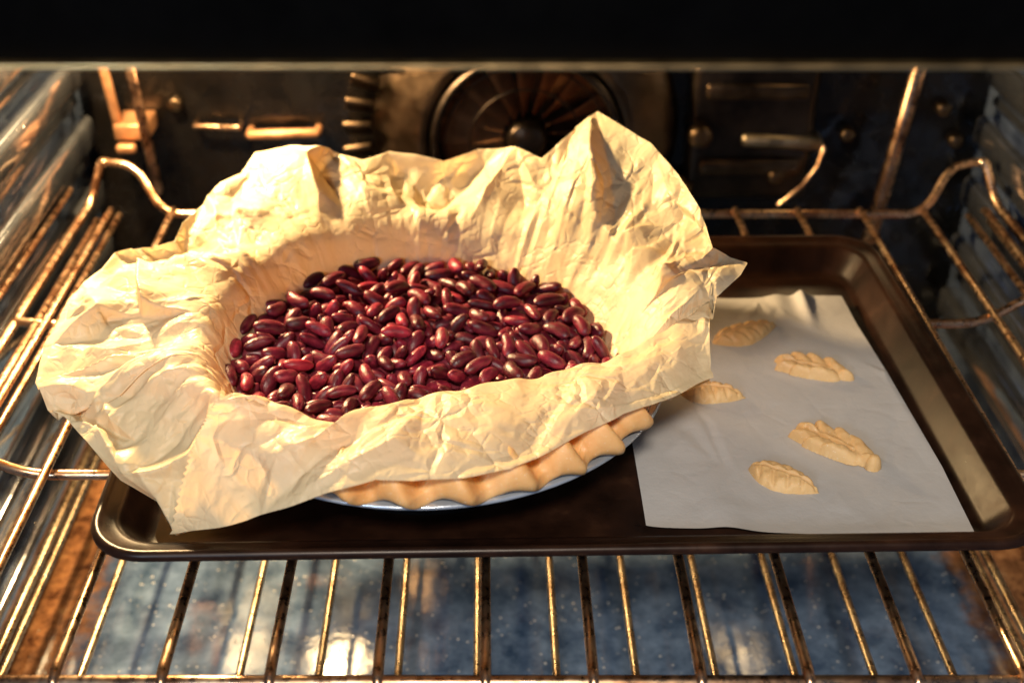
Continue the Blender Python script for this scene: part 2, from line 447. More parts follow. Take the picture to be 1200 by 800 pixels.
# resting place of every bean (0.1 mm from the pie's middle), its long axis, half length and radius
BEANS = (
    '-454,676,406,89,-27,-35,54,42;-869,217,434,91,27,-29,58,43;734,536,413,96,24,0,57,42;-136,-413,399,-52,78,32,55,43;-65,-801,412,-98,-9,-13,51,43;725,-75,414,81,-53,-19,52,42;'
    '-146,171,434,-97,-13,15,52,40;319,-117,411,-81,-54,-17,49,42;345,705,418,-80,57,11,58,43;348,282,379,89,4,-44,56,42;-754,538,407,-75,65,4,52,43;558,-365,370,45,63,62,52,43;'
    '-187,-739,404,-93,-31,-11,54,41;-151,-1029,391,-93,23,-25,48,40;767,220,412,-77,62,-1,56,39;-917,79,418,-90,-41,-8,48,39;466,-853,381,56,-66,-48,57,40;484,497,416,-96,-24,-1,47,39;'
    '-433,-612,408,95,-26,5,53,41;47,-489,399,56,81,-5,56,42;-878,-562,399,-46,85,-20,57,43;-394,21,406,-88,-46,-1,57,38;43,-682,411,-72,-63,-27,57,43;216,-982,337,-96,-18,-17,46,41;'
    '-1012,277,411,-26,-95,-7,56,43;-173,666,421,71,67,-15,50,41;-6,-926,395,60,-70,-35,41,42;-1029,-205,407,31,-93,-15,48,41;263,-390,372,84,37,-38,54,41;163,-765,419,-96,-23,12,48,39;'
    '592,672,404,65,75,0,49,41;-408,-359,411,-94,-31,0,51,37;-610,627,399,91,-38,-3,52,36;-578,-822,411,67,67,28,49,37;561,-64,408,92,-35,10,53,41;62,922,349,98,11,9,51,43;'
    '-628,175,370,-71,-30,63,56,39;510,-177,411,-44,88,-5,45,43;951,-430,392,-51,-77,-35,48,37;-256,-359,417,52,83,13,47,40;389,-529,374,69,-40,58,46,43;-594,235,411,-88,38,23,51,36;'
    '380,-873,383,-60,76,-20,55,42;48,402,410,-49,85,-15,51,41;-565,780,406,77,62,6,51,39;911,264,414,-41,87,23,42,42;-772,-657,415,-35,-91,-15,37,42;235,-65,411,-84,-50,-16,42,42;'
    '747,712,382,-82,34,-43,44,43;-688,784,396,65,72,20,41,40;879,-280,405,98,0,-13,49,38;238,676,404,53,-83,7,40,42;1006,46,405,50,-41,-75,48,40;-376,974,396,-93,-33,-6,49,39;'
    '-669,-108,404,93,25,-22,56,36;-930,-260,403,-14,97,-12,53,42;707,-722,342,-74,-57,-33,36,39;-1046,49,405,-1,-99,-4,45,42;-393,-931,346,39,-56,72,55,42;-733,-514,413,-78,-61,5,46,42;'
    '-31,579,408,-70,70,4,51,42;194,469,386,-93,-10,33,48,42;-807,-205,371,36,75,53,56,42;328,-988,390,76,53,-34,39,39;-528,-58,373,68,-32,65,54,42;-206,397,404,74,61,24,44,37;'
    '617,247,405,80,51,-29,42,40;597,-823,355,-63,-65,40,42,41;-208,-615,408,-37,-92,-7,56,41;-719,299,409,93,33,-2,38,41;633,405,412,36,-92,2,53,38;-683,-753,352,69,-14,-70,40,40;'
    '-31,33,367,65,69,29,54,37;466,723,382,89,-42,-10,56,43;526,-643,405,-54,81,-16,43,39;-473,-926,389,67,-56,46,40,39;337,525,386,-97,1,19,50,37;-863,443,409,-47,-85,20,44,39;'
    '-519,-480,405,67,70,-21,57,37;-351,178,410,14,98,0,55,42;112,131,422,-3,98,15,50,37;192,326,371,64,25,71,56,40;487,91,396,-7,92,35,46,42;-296,607,369,84,-28,-44,46,42;'
    '-363,878,373,-71,28,63,36,41;616,-216,385,-45,-79,-39,51,43;-590,-719,413,63,75,14,53,39;177,976,381,-39,91,-6,43,41;741,-581,389,-11,-98,11,41,42;371,-724,395,74,64,13,41,37;'
    '-288,-946,308,-54,-20,81,37,40;230,-616,364,65,-28,-69,42,42;-391,-717,374,-51,-26,81,45,39;-290,108,361,-27,-88,-36,55,42;-622,-286,372,24,-84,-46,56,42;-39,139,377,42,68,59,46,42;'
    '376,-176,384,62,77,4,37,38;-56,-1013,347,75,-32,57,41,39;864,380,411,-75,-64,-6,39,42;-548,-227,386,60,-37,70,39,41;399,85,378,-30,91,24,50,39;-404,507,361,-70,65,27,46,40;'
    '538,357,386,90,-39,13,49,36;-112,987,358,-61,-78,-3,44,40;-34,302,408,-22,95,-15,52,42;245,-854,363,-78,39,47,54,43;174,-909,366,-55,46,-69,49,39;120,-134,366,60,52,-59,56,42;'
    '321,392,396,-69,71,-7,42,38;-877,-69,374,-82,-12,-54,50,43;-306,-645,394,-50,-85,6,36,38;-292,479,380,-29,-94,14,46,39;-470,410,366,-73,-47,47,45,41;-283,-191,398,38,-90,-13,58,37;'
    '-190,-76,395,38,-91,11,37,38;-303,332,368,82,-19,-52,48,39;1021,-90,360,-26,-87,-40,50,36;-715,57,371,27,-79,-54,36,40;898,-360,372,-87,11,45,57,40;204,-172,372,39,62,-66,46,41;'
    '593,19,400,-67,56,46,53,42;-58,457,390,-3,63,76,44,41;671,77,409,37,-91,-10,54,39;-91,-654,402,-97,12,-16,47,37;-163,-965,291,-86,-11,48,54,42;-720,-211,403,-65,-67,34,42,40;'
    '140,809,354,65,-73,15,58,38;93,-921,376,40,-53,73,46,38;335,937,408,12,95,-26,57,37;-355,-474,399,-28,-95,4,38,39;-465,93,392,-74,-33,-57,42,37;768,-637,319,-70,-46,-52,55,39;'
    '-508,158,362,-53,-47,-69,48,42;-710,-344,403,13,96,-21,45,42;-241,-893,362,21,-82,51,56,43;-692,-585,359,16,96,-19,52,40;135,576,389,-20,86,44,50,38;865,0,357,65,-67,-34,43,40;'
    '541,779,385,-16,36,91,53,39;95,-966,301,-5,-72,68,51,43;813,-166,369,45,19,86,43,43;-632,-438,400,19,-96,14,55,36;-858,-368,370,-14,91,-36,55,43;-794,164,360,71,44,53,50,41;'
    '-217,994,356,-71,-40,-56,39,42;20,-361,377,87,-32,-34,44,39;374,-269,341,98,0,-11,53,40;3,-185,368,-17,-59,-78,38,37;-545,463,385,-46,11,-87,40,42;736,364,398,-46,-84,-25,37,39;'
    '938,95,381,-8,-98,-14,57,38;-643,470,373,-35,29,-88,39,41;-827,51,370,75,53,-37,37,43;598,-631,367,-56,-65,-50,46,37;70,74,346,57,-75,29,50,38;421,-365,343,86,-32,-37,41,39;'
    '432,-892,307,70,63,-32,39,38;867,142,383,-9,-96,24,48,37;161,-306,365,-63,-41,64,51,37;-457,-222,363,26,69,66,45,43;-520,-826,287,61,-64,44,48,42;869,-561,375,24,83,-48,54,36;'
    '510,-261,340,33,92,-15,56,42;-267,874,384,14,-70,69,51,38;-12,-968,288,59,-61,51,47,42;-292,-535,376,-70,-41,-57,44,41;722,-265,384,-4,-88,46,54,40;-440,319,365,-63,-74,15,38,39;'
    '-79,-181,367,6,-95,26,54,41;865,-433,341,-68,-1,72,44,40;379,604,368,73,-22,-63,53,37;594,-466,343,38,91,-8,46,41;663,-291,336,8,98,-11,39,36;904,505,380,43,-87,-17,42,39;'
    '990,276,371,-41,82,-37,46,41;-221,793,366,51,53,66,54,36;-470,903,357,78,6,-61,53,41;-122,332,403,-21,97,-4,38,37;-79,812,359,21,76,60,41,39;21,1003,335,-88,-18,-42,53,42;'
    '295,-936,287,-79,6,-60,46,36;-111,-922,351,-94,1,32,43,43;323,76,355,-31,75,57,56,36;-425,-113,368,-65,-14,-74,48,40;180,136,353,-67,-73,6,43,39;132,-474,341,91,-17,36,50,38;'
    '125,387,345,-93,-32,-7,37,41;684,-507,338,14,-97,-15,45,38;-177,537,371,-82,-6,-55,40,36;767,-330,336,97,-17,8,38,37;64,676,350,-14,-90,-39,55,38;935,-136,354,7,99,6,37,38;'
    '-114,53,365,-23,59,-76,53,37;-893,-151,359,71,7,68,45,38;242,251,334,98,-10,-8,37,38;1006,-246,377,-16,75,-63,58,36;282,875,361,-93,16,31,38,40;-1003,-95,384,77,-60,18,37,40;'
    '-765,368,375,30,75,57,49,42;-561,-769,346,62,73,26,56,43;-921,-424,346,-54,75,35,46,39;973,-19,336,-22,-23,94,47,40;-970,6,350,90,-7,41,42,41;389,894,367,-6,92,-35,55,38;'
    '-294,-736,339,-3,-96,22,46,41;-70,916,352,48,70,52,54,37;43,-757,335,-2,97,-18,57,38;-461,-685,349,39,-27,-87,41,37;-355,773,350,-89,-42,8,44,42;-108,-337,362,-33,-58,-73,42,41;'
    '-137,-29,359,55,-71,42,50,36;626,-737,269,-74,-66,6,56,41;-309,699,358,72,47,50,39,40;-481,-795,358,-60,-70,37,50,37;-401,-819,351,56,71,-40,52,41;282,-198,340,67,73,-7,53,39;'
    '469,865,367,-10,71,-68,43,43;460,-636,334,69,-71,4,57,41;-393,-282,375,-38,-63,-66,56,39;427,-48,361,83,-40,-35,54,38;1,-34,333,-76,-63,3,56,37;738,72,361,62,-37,68,47,38;'
    '573,-735,346,-78,-9,-60,39,36;656,785,357,23,39,88,37,37;-547,286,363,29,-74,-59,52,42;-553,-573,360,-87,10,47,58,39;730,-399,328,-98,9,-10,52,36;677,-108,341,78,-58,18,58,39;'
    '107,-218,339,90,-38,18,40,40;26,817,334,-82,56,-3,48,38;-325,-875,364,-9,63,-76,50,37;-723,-691,316,-74,26,60,40,37;-214,69,335,43,84,31,41,41;-276,-39,366,3,-41,90,36,37;'
    '167,663,346,55,-81,18,54,42;664,-653,332,64,75,2,40,36;-876,544,372,-64,-63,42,58,37;459,473,340,-8,97,17,57,39;716,234,336,-38,91,-1,57,38;50,193,351,49,-68,53,36,39;'
    '447,-453,350,97,-17,7,41,39;238,-533,341,91,24,32,46,38;473,-751,352,70,-65,27,56,39;394,-179,299,77,-19,60,55,43;15,337,342,-25,96,2,44,42;192,-17,354,-43,74,51,53,38;'
    '-556,41,340,-88,42,14,54,39;-186,-473,363,57,-80,-14,51,38;132,-807,349,-48,-64,59,47,41;-216,221,352,-36,80,-46,36,42;477,274,358,-36,-89,24,44,36;297,958,334,-57,49,64,46,43;'
    '297,-461,312,21,12,96,53,37;637,630,343,88,37,27,46,40;346,-625,335,49,-86,6,52,40;301,-726,329,-2,-99,2,37,37;833,276,360,82,-34,-43,56,42;-30,732,353,86,18,-45,50,38;'
    '827,502,354,62,45,-63,50,37;-507,-330,359,67,43,59,40,38;566,426,354,-68,69,23,43,39;-988,152,383,-88,11,-44,37,38;126,237,355,-66,51,-53,42,42;-7,647,364,65,-29,68,56,36;'
    '504,-798,285,50,-76,38,49,43;167,-380,336,-86,-44,22,40,38;780,-486,339,82,-40,39,40,36;-105,169,315,-31,-32,89,52,38;-550,647,331,91,36,13,41,40;-313,-880,263,69,71,0,37,38;'
    '-988,-206,335,-17,97,4,45,37;-831,-507,344,-43,-42,-79,39,41;18,-279,352,96,0,-25,38,38;-144,-157,310,28,-4,-95,36,39;-420,602,332,99,-4,-7,41,38;-20,-425,339,95,-27,9,45,38;'
    '347,454,343,-89,36,-26,43,42;191,-925,281,54,68,47,40,38;552,186,356,69,-25,-66,44,38;-678,697,345,-98,4,-12,57,39;-430,826,339,80,17,-56,45,38;390,361,333,95,-24,14,45,37;'
    '-404,-33,339,-98,-11,-10,51,43;-429,-396,341,98,4,15,49,39;263,-314,313,12,-10,-98,51,40;-133,-842,328,-98,4,-12,44,39;800,627,353,69,-49,51,38,41;-46,-512,332,-96,-21,11,39,42;'
    '-578,390,318,-29,8,94,55,42;-621,126,307,71,29,-63,53,36;541,-130,342,93,15,29,42,39;-266,-116,345,-94,30,-8,44,38;69,513,354,30,-93,17,44,39;811,105,335,45,-66,-58,42,41;'
    '-444,221,330,52,2,84,53,42;-684,570,337,-65,-73,-12,40,42;-923,427,351,-54,-79,27,51,39;-115,663,336,11,-93,33,39,36;839,-245,339,-97,-20,0,51,40;-88,-758,335,-98,-6,8,50,42;'
    '-171,590,310,19,-43,-87,53,40;-169,-685,332,88,45,-8,58,38;714,479,348,-78,-46,40,48,41;488,635,340,82,-33,-45,36,36;382,-848,264,-67,-73,1,55,39;-788,-405,314,17,20,95,53,40;'
    '-754,-279,334,66,73,-9,52,38;-574,747,318,38,-50,76,51,37;-348,-199,350,-31,93,14,42,38;-421,-485,347,70,45,-54,45,41;-664,-48,354,69,61,37,55,37;-839,393,341,-34,-93,3,39,39;'
    '-619,-714,267,-24,95,11,38,39;-764,478,342,75,-65,-1,50,39;-175,-232,355,-76,63,5,51,37;855,-96,346,39,-62,-67,37,37;-543,-141,341,75,-64,3,39,38;-781,-578,342,-46,-87,11,54,38;'
    '251,102,340,5,68,-72,51,37;137,-695,377,75,65,3,36,39;188,926,285,-48,-78,-38,55,42;-770,-47,353,7,-93,32,49,39;87,-60,337,-71,-67,17,45,38;-186,331,354,13,-86,47,40,38;'
    '344,191,340,-93,-35,-1,42,41;572,846,352,52,-68,-50,45,36;-193,712,349,66,72,14,57,41;-933,-307,299,-34,-27,89,37,42;-233,-300,347,-89,28,-33,54,38;577,528,351,63,-71,-27,54,42;'
    '262,366,343,-45,88,-9,41,39;815,-451,275,65,-71,23,57,39;-351,389,314,-32,26,90,53,38;-123,490,322,29,44,-84,48,43;-603,-486,334,-94,30,-8,43,39;-414,679,296,63,-43,-64,45,42;'
    '-760,252,335,96,21,-6,36,40;507,-556,336,85,-50,-2,47,40;-748,-558,265,-98,-11,11,50,36;-582,-276,290,-82,-6,-55,44,42;-913,295,357,94,-17,24,57,42;220,-467,296,1,-80,-58,39,39;'
    '791,-534,278,-61,63,-45,41,37;-575,-410,351,-89,4,-44,38,38;-27,-313,291,28,69,-65,45,39;909,367,338,58,80,11,41,40;-44,526,339,73,-67,-6,49,40;340,671,334,-89,-43,4,45,42;'
    '-875,-415,267,40,-90,3,50,39;578,258,318,44,-35,-81,47,42;-332,534,297,15,-17,-96,37,38;696,15,307,-11,68,-72,56,39;-356,921,297,39,63,66,56,37;-949,91,339,99,6,4,57,41;'
    '-772,636,362,96,-20,-15,36,38;611,86,355,47,-75,-44,46,37;-567,554,339,92,36,5,41,40;115,-618,340,-87,-44,16,36,41;-155,232,288,21,80,55,42,43;223,-736,337,12,-98,11,39,39;'
    '249,558,337,89,42,-2,38,40;-713,-624,274,94,9,-30,49,38;-685,365,342,-44,-87,-17,37,39;-626,-560,292,13,-81,55,46,42;557,690,296,78,22,56,56,41;98,978,290,87,17,44,47,38;'
    '776,-48,335,5,-98,-13,50,39;561,-306,288,-75,24,-60,46,38;-179,870,334,-45,88,-5,47,41;-894,212,351,80,-5,-57,41,38;401,-319,271,98,10,8,55,43;268,760,349,9,-98,-13,36,40;'
    '-719,152,329,-50,-85,-12,48,36;-584,-668,344,-93,-34,6,54,41;487,194,304,60,47,-63,56,41;4,-873,322,47,-57,-66,53,37;-308,-358,339,76,-63,-5,42,39;-353,-630,331,-95,-21,18,53,36;'
    '906,193,291,12,-79,58,48,40;451,-104,270,27,-95,-11,56,41;128,63,286,55,-66,48,42,42;-214,-870,263,-16,97,8,39,36;-327,211,331,-37,-91,-6,51,40;-921,-224,297,51,3,85,40,38;'
    '-491,757,304,-2,-12,98,45,36;-273,160,287,77,-14,61,39,40;-515,504,302,-58,26,-76,54,36;-360,-820,262,59,79,6,39,36;822,418,342,93,31,10,40,41;-209,-672,263,-91,-38,-4,58,37;'
    '-211,-754,268,-93,-33,4,55,42;-264,-480,321,-36,50,77,51,37;-210,-41,292,20,56,-79,37,39;762,288,291,4,86,49,50,43;-743,-160,298,-8,4,-99,38,37;626,-540,287,-9,-88,44,52,41;'
    '194,-110,263,-75,-64,6,45,37;-128,-47,277,-42,-85,-27,44,43;-599,818,343,72,66,15,55,38;443,54,292,-23,-70,-66,45,39;117,-304,291,-32,-70,62,40,43;269,741,266,-49,86,-6,44,40;'
    '632,-158,287,-64,-54,53,41,41;-404,114,344,-71,69,-2,39,38;-83,237,358,89,20,-38,50,40;74,431,286,-81,19,53,43,39;-418,-764,265,44,89,2,56,40;-282,854,289,59,-46,65,38,41;'
    '-633,281,338,27,95,10,37,40;-105,-236,284,90,-6,42,46,42;-882,-121,268,3,-99,-8,46,41;890,-291,271,-38,91,-13,58,42;-244,424,338,69,65,28,45,38;820,212,308,-29,-24,91,37,36;'
    '713,-596,261,98,10,-2,39,36;-712,-434,344,72,65,-20,40,39;53,-559,332,88,45,-7,43,40;130,496,291,-35,64,-67,38,42;940,-84,278,-93,0,-34,46,39;731,-172,275,-68,-67,26,43,41;'
    '470,771,307,59,-54,-59,38,42;440,350,264,-67,-72,5,49,38;495,564,283,-30,85,-40,56,37;-152,939,276,-17,89,39,41,36;-229,494,284,-88,-9,44,44,41;326,309,280,-37,87,-31,52,42;'
    '-804,-102,295,-30,-69,65,49,42;-295,-166,292,-43,49,-74,42,37;-642,-155,335,-5,99,-8,36,37;-784,369,276,-91,-25,-29,49,39;1,80,269,-76,64,-5,50,42;-546,303,268,-97,21,4,46,42;'
    '-486,-506,298,26,-80,-52,47,38;958,-264,310,-20,73,-64,39,39;393,-781,330,58,-78,16,37,38;-456,356,291,86,7,-49,58,39;176,759,285,58,-67,44,50,39;-77,923,269,-23,95,18,56,36;'
    '222,-189,271,89,41,-13,53,42;694,567,343,-92,-37,-7,42,39;165,584,287,-88,2,45,53,41;634,-253,264,-95,27,8,38,38;-365,302,300,-13,-17,97,41,36;282,-393,270,97,-6,20,39,39;'
    '-142,-482,282,68,60,39,41,42;-517,-149,265,-98,14,-3,57,39;-207,-406,292,15,75,63,42,43;-267,669,266,92,-37,0,49,41;427,831,264,-64,-74,-12,42,36;132,181,289,43,63,-63,41,39;'
    '-428,50,304,27,24,-92,48,37;348,767,316,7,-36,-92,55,42;-580,28,262,-16,98,-4,52,36;-250,927,271,-87,36,31,41,37;-462,-4,262,98,-12,0,46,38;-324,-529,271,-67,70,-20,44,39;'
    '-400,757,267,-72,66,19,40,37;181,-685,264,20,-97,-1,57,40;46,-829,267,77,-61,-9,39,40;657,182,342,39,-90,14,37,37;-30,-148,289,68,47,55,41,42;323,-20,268,97,17,11,45,40;'
    '66,339,269,-76,63,-12,39,42;909,32,288,2,-87,-46,45,43;914,-162,274,-97,-1,-21,53,40;367,-93,301,6,7,-99,37,42;664,357,336,71,69,-4,53,38;-569,-432,270,91,36,14,42,41;'
    '-131,788,266,15,98,6,49,39;19,164,282,-87,18,43,56,36;129,-431,266,-55,82,7,44,40;-807,49,269,6,98,10,43,41;-95,356,329,56,-82,1,46,41;-280,591,269,90,-40,-13,51,41;'
    '189,-831,267,81,56,9,45,40;-470,434,265,-98,13,-5,41,40;394,418,271,-50,-81,-27,36,39;-652,50,286,-18,81,-54,46,38;269,430,267,-99,-2,7,46,40;286,-95,303,-22,9,96,43,38;'
    '57,-36,265,-74,-66,7,49,38;-476,-81,267,-98,12,10,53,38;-139,52,260,-99,-2,0,56,36;-689,-308,294,13,-56,81,38,39;-44,-635,335,-36,92,0,43,40;-158,120,262,-99,4,-1,47,37;'
    '421,566,263,-28,95,-4,49,37;-736,-476,270,94,29,-8,52,43;-332,-668,264,17,-97,6,55,37;523,55,297,30,66,68,51,39;567,-633,271,-95,24,15,52,40;260,-701,263,16,-98,0,46,38;'
    '-633,-57,273,71,-59,35,38,38;-973,-109,287,34,-82,-45,56,39;766,563,279,-90,-17,-38,45,39;399,-533,277,-38,-87,-28,40,43;532,335,284,0,-86,-49,44,42;104,-680,282,34,-79,50,40,39;'
    '-380,-390,268,-50,84,13,38,40;-963,5,267,27,-94,-16,52,37;-227,-586,333,-9,-97,-15,51,36;-740,305,267,-95,-26,8,53,40;529,448,268,94,-30,9,47,41;-526,-697,271,-58,80,-11,56,43;'
    '610,-396,264,-74,64,-11,37,37;531,-105,263,36,-92,-2,56,38;303,-823,265,-64,-76,-4,54,38;305,97,266,-33,-93,-7,53,39;49,-519,262,93,33,3,49,37;357,525,289,-3,75,64,37,42;'
    '40,-357,277,15,85,-49,37,36;993,137,329,-14,98,2,53,40;87,-764,261,-73,66,3,41,36;134,-562,263,91,39,-8,38,36;-285,-407,264,-20,-97,-8,53,37;-215,-183,277,-8,-96,24,56,41;'
    '-108,622,266,-65,75,-3,58,41;329,-663,262,-10,98,-2,47,37;-61,-558,263,53,-84,5,38,36;554,-503,267,9,98,8,53,39;240,858,288,65,59,-46,50,43;418,236,271,78,59,15,56,40;'
    '-60,748,268,22,96,8,55,40;-550,-542,266,13,-98,11,37,40;6,506,262,96,-24,-2,42,37;-412,537,275,54,78,-30,46,40;-239,-600,261,-76,-63,-2,43,36;494,-412,266,35,93,5,48,39;'
    '167,-36,266,-75,-65,2,53,40;4,-455,264,97,18,-5,49,38;13,600,267,-75,64,-9,56,39;434,700,274,24,-87,40,40,36;-316,-70,267,-92,35,-11,48,39;-657,-207,266,98,13,7,40,40;'
    '704,352,264,38,92,-4,43,39;52,671,265,84,-52,-6,58,38;39,259,265,72,-67,-7,52,38;771,-241,265,65,74,-8,49,37;87,-156,268,-45,87,14,38,40;-70,269,264,-68,72,-1,54,39;'
    '-81,-390,263,-99,-5,0,53,38;662,504,271,22,-96,13,54,41;-208,783,266,-5,-99,8,58,39;335,627,263,56,81,-5,57,36;-266,344,269,-59,-77,20,47,37;-968,163,293,22,-78,-57,48,42;'
    '-897,387,282,58,69,-41,46,40;766,47,266,11,98,-2,44,40;4,892,266,16,-98,-6,42,39;387,-428,264,70,70,3,46,38;-672,165,265,83,52,13,48,38;713,-63,266,-98,15,8,45,39;'
    '632,139,277,-39,82,-40,38,39;-886,168,265,-44,89,-3,40,40;38,-227,265,-47,86,-17,38,37;-385,-146,285,24,82,50,53,36;-625,-366,268,-94,-32,-4,40,42;-689,241,264,-90,-42,6,48,38;'
    '587,-51,265,44,-88,-8,40,37;-744,-359,262,-32,93,3,42,36;570,563,266,21,-97,4,53,40;-147,433,266,-97,-14,14,43,38;851,456,268,54,-82,9,57,41;-280,236,263,95,-28,2,48,37;'
    '-615,699,271,-69,67,22,53,38;210,274,263,99,-7,-3,50,37;-683,-115,264,89,-44,-3,40,38;10,-656,266,36,92,-4,58,40;-87,-875,264,-96,-24,8,58,36;-400,242,263,49,-86,2,55,38;'
    '-514,695,263,-73,66,-10,37,37;517,130,264,84,52,8,37,38;-665,414,269,-53,83,10,48,41;-366,-283,283,58,-70,-39,51,40;-315,12,275,89,-34,-27,48,40;692,-340,266,97,-18,-6,43,39;'
    '-314,91,266,-92,36,6,52,39;-467,586,261,58,80,0,37,37;199,100,267,64,-74,16,36,39;-312,780,265,76,-64,1,43,40;85,867,268,8,98,-15,40,39;526,-18,330,-93,33,-11,48,36;'
    '667,711,281,-81,49,-30,58,40;828,-350,266,54,-83,-7,46,39;696,189,268,34,-93,4,53,42;-328,451,266,89,-43,-10,47,38;213,660,266,90,-40,6,54,39;760,455,263,58,-79,10,38,36;'
    '-784,-219,266,61,-77,-11,42,37;933,296,284,-43,81,-36,55,36;193,356,269,97,-18,-1,37,43;703,-469,263,7,99,-4,55,37;-731,604,274,-74,56,36,39,37;-673,651,268,-78,59,17,42,37;'
    '242,508,267,-99,-8,-5,38,42;-839,-297,270,-30,94,-10,49,42;321,-246,268,-98,2,12,45,41;830,-41,266,-10,-98,4,58,40;-551,205,266,66,-72,-15,46,38;469,-562,263,-38,-91,-7,36,36;'
    '-39,398,273,-11,-97,-19,46,42;662,634,264,-93,32,7,40,37;-770,537,274,78,-55,-27,45,40;835,328,268,-42,89,-6,38,42;-186,324,267,59,79,-4,42,41;-474,112,271,74,65,-9,54,43;'
    '193,-323,262,-33,-93,-3,52,37;352,859,275,-69,-68,-20,57,41;608,47,263,-55,82,0,48,38;-448,-632,268,-96,25,7,36,42;-478,-315,267,87,46,8,39,41;-499,-223,262,98,-11,4,46,36;'
    '-145,-315,267,99,-1,-3,44,40;-888,27,290,-34,77,-52,44,43;538,815,282,51,-72,-45,43,39;620,352,266,33,93,8,38,39;517,-694,262,-93,34,5,41,36;-490,838,277,-89,-36,23,50,42;'
    '400,111,264,-52,-84,2,57,38;278,-1,336,71,-59,36,42,37;-136,-583,305,6,11,-98,40,41;-105,-801,264,-97,-17,-7,50,37;64,752,266,85,-50,2,48,41;828,145,264,90,-42,2,45,39;'
    '260,199,263,93,32,-6,45,36;-568,589,264,82,56,-5,46,37;-295,-253,262,72,-68,0,53,38;-910,283,272,-83,-48,24,38,39;-46,-45,263,45,88,8,54,37;963,103,263,18,-97,7,45,36;'
    '405,-689,267,-3,98,11,47,39;484,-233,264,-97,-16,9,48,36;-806,466,271,85,-47,-21,49,40;-84,-685,264,-2,99,5,43,38;-622,490,267,77,-61,12,53,38;-400,-564,305,5,4,-99,40,43;'
    '-729,21,275,5,-96,24,54,40;-808,200,271,-62,76,-17,49,40;-444,-441,263,35,-92,-1,54,37;273,-558,268,84,52,-8,51,40')

# ------------------------------------------------------------------ oven cavity (the setting)
CX = 0.02                    # middle of the cavity
XL, XR = -.335, .415
Y0, Y1 = 0.40, 1.0
ZF, ZC = -0.22, 0.29

def structure(o):
    o['kind'] = 'structure'
    return o

def wall_grid(name, f, nu, nv, mat):
    P = np.array([[f(i / (nu - 1), j / (nv - 1)) for j in range(nv)] for i in range(nu)])
    return structure(from_grid(name, P, mat))

floor = wall_grid('oven_floor', lambda a, b: (-.38 + .80 * a, -.30 + .61 * b, .0012 * math.sin(a * 9) * math.sin(b * 7)), 24, 20, M['floor'])
floor.location = (.035, .70, ZF)
back = structure(box('back_wall', (XL - .02, Y1, ZF - .01), (XR + .02, Y1 + .01, ZC), M['back']))
ceil = structure(box('oven_ceiling', (XL - .02, Y0, ZC + .002), (XR + .02, Y1 + .01, ZC + .012), M['back']))
lw = structure(box('left_wall', (XL - .01, Y0, ZF - .01), (XL, Y1 - .001, ZC), M['liner']))
rw = structure(box('right_wall', (XR, Y0, ZF - .01), (XR + .01, Y1 - .001, ZC), M['liner']))
# pressed rack guides on both side walls
def guide_bm(side):
    bm = bmesh.new()
    box_bm(bm, (-.004, -.285, -.0135), (.014, .285, .0135), .006, 3)
    if side > 0:
        bmesh.ops.scale(bm, vec=(-1, 1, 1), verts=bm.verts)
    return bm
for side, wall, x in ((-1, lw, XL), (1, rw, XR)):
    first = None
    for k in range(9):
        z = -.185 + .053 * k
        if first is None:
            first = from_bm('rack_guide', guide_bm(side), M['guide'], wall)
            o = first
        else:
            o = first.copy()
            COL.objects.link(o)
        o.location = (x, .697, z)
    # narrow crease lines pressed between the guides
    bead = None
    for k in range(8):
        z = -.1585 + .053 * k
        if bead is None:
            bead = tube('pressed_bead', [(0, -.28, 0), (0, .285, 0)], .0055, M['guide'], wall, 8)
            o = bead
        else:
            o = bead.copy()
            COL.objects.link(o)
        o.location = (x, .69, z)

# black front of the oven above the opening
fp = empty('oven_front_panel', (CX, .375, .29), 'black oven front above the opening with a thin warm metal edge', 'oven panel')
keep(box('panel', (-.6, .388, .2868), (.64, .430, .70), M['black'], None, .0006), fp)
keep(box('edge_strip', (-.6, .384, .2852), (.64, .440, .2866), M['brass'], None, .0004), fp)

# ------------------------------------------------------------------ lamps
first = None
for (x, y, z), rz, lab in ((LAMPS[0], 0, 'glowing round oven lamp high on the back wall at left'), (LAMPS[1], 0, 'dim round oven lamp high on the back wall at right'),
        (SIDE_LAMP, math.pi / 2, 'brightest round oven lamp, high on the left wall')):
    t = empty('oven_lamp', (x, Y1, z) if rz == 0 else (XL, y, z), lab, 'oven lamp', 'lamps inside the oven')
    t.rotation_euler = (0, 0, rz)
    for nm, pr, mt in (('housing', ((.040, 0), (.040, -.012), (.036, -.016), (.031, -.013), (.030, -.004)), M['housing']),
                       ('lens', ((.0295, -.004), (.028, -.012), (.020, -.019), (.010, -.022), (.0005, -.023)), M['lens_dim'] if x > 0 else M['lens'])):
        P = np.array([[(r * math.cos(i * math.pi / 14), yy, r * math.sin(i * math.pi / 14)) for r, yy in pr] for i in range(28)])
        from_grid(nm, P, mt, t, closed_u=True)

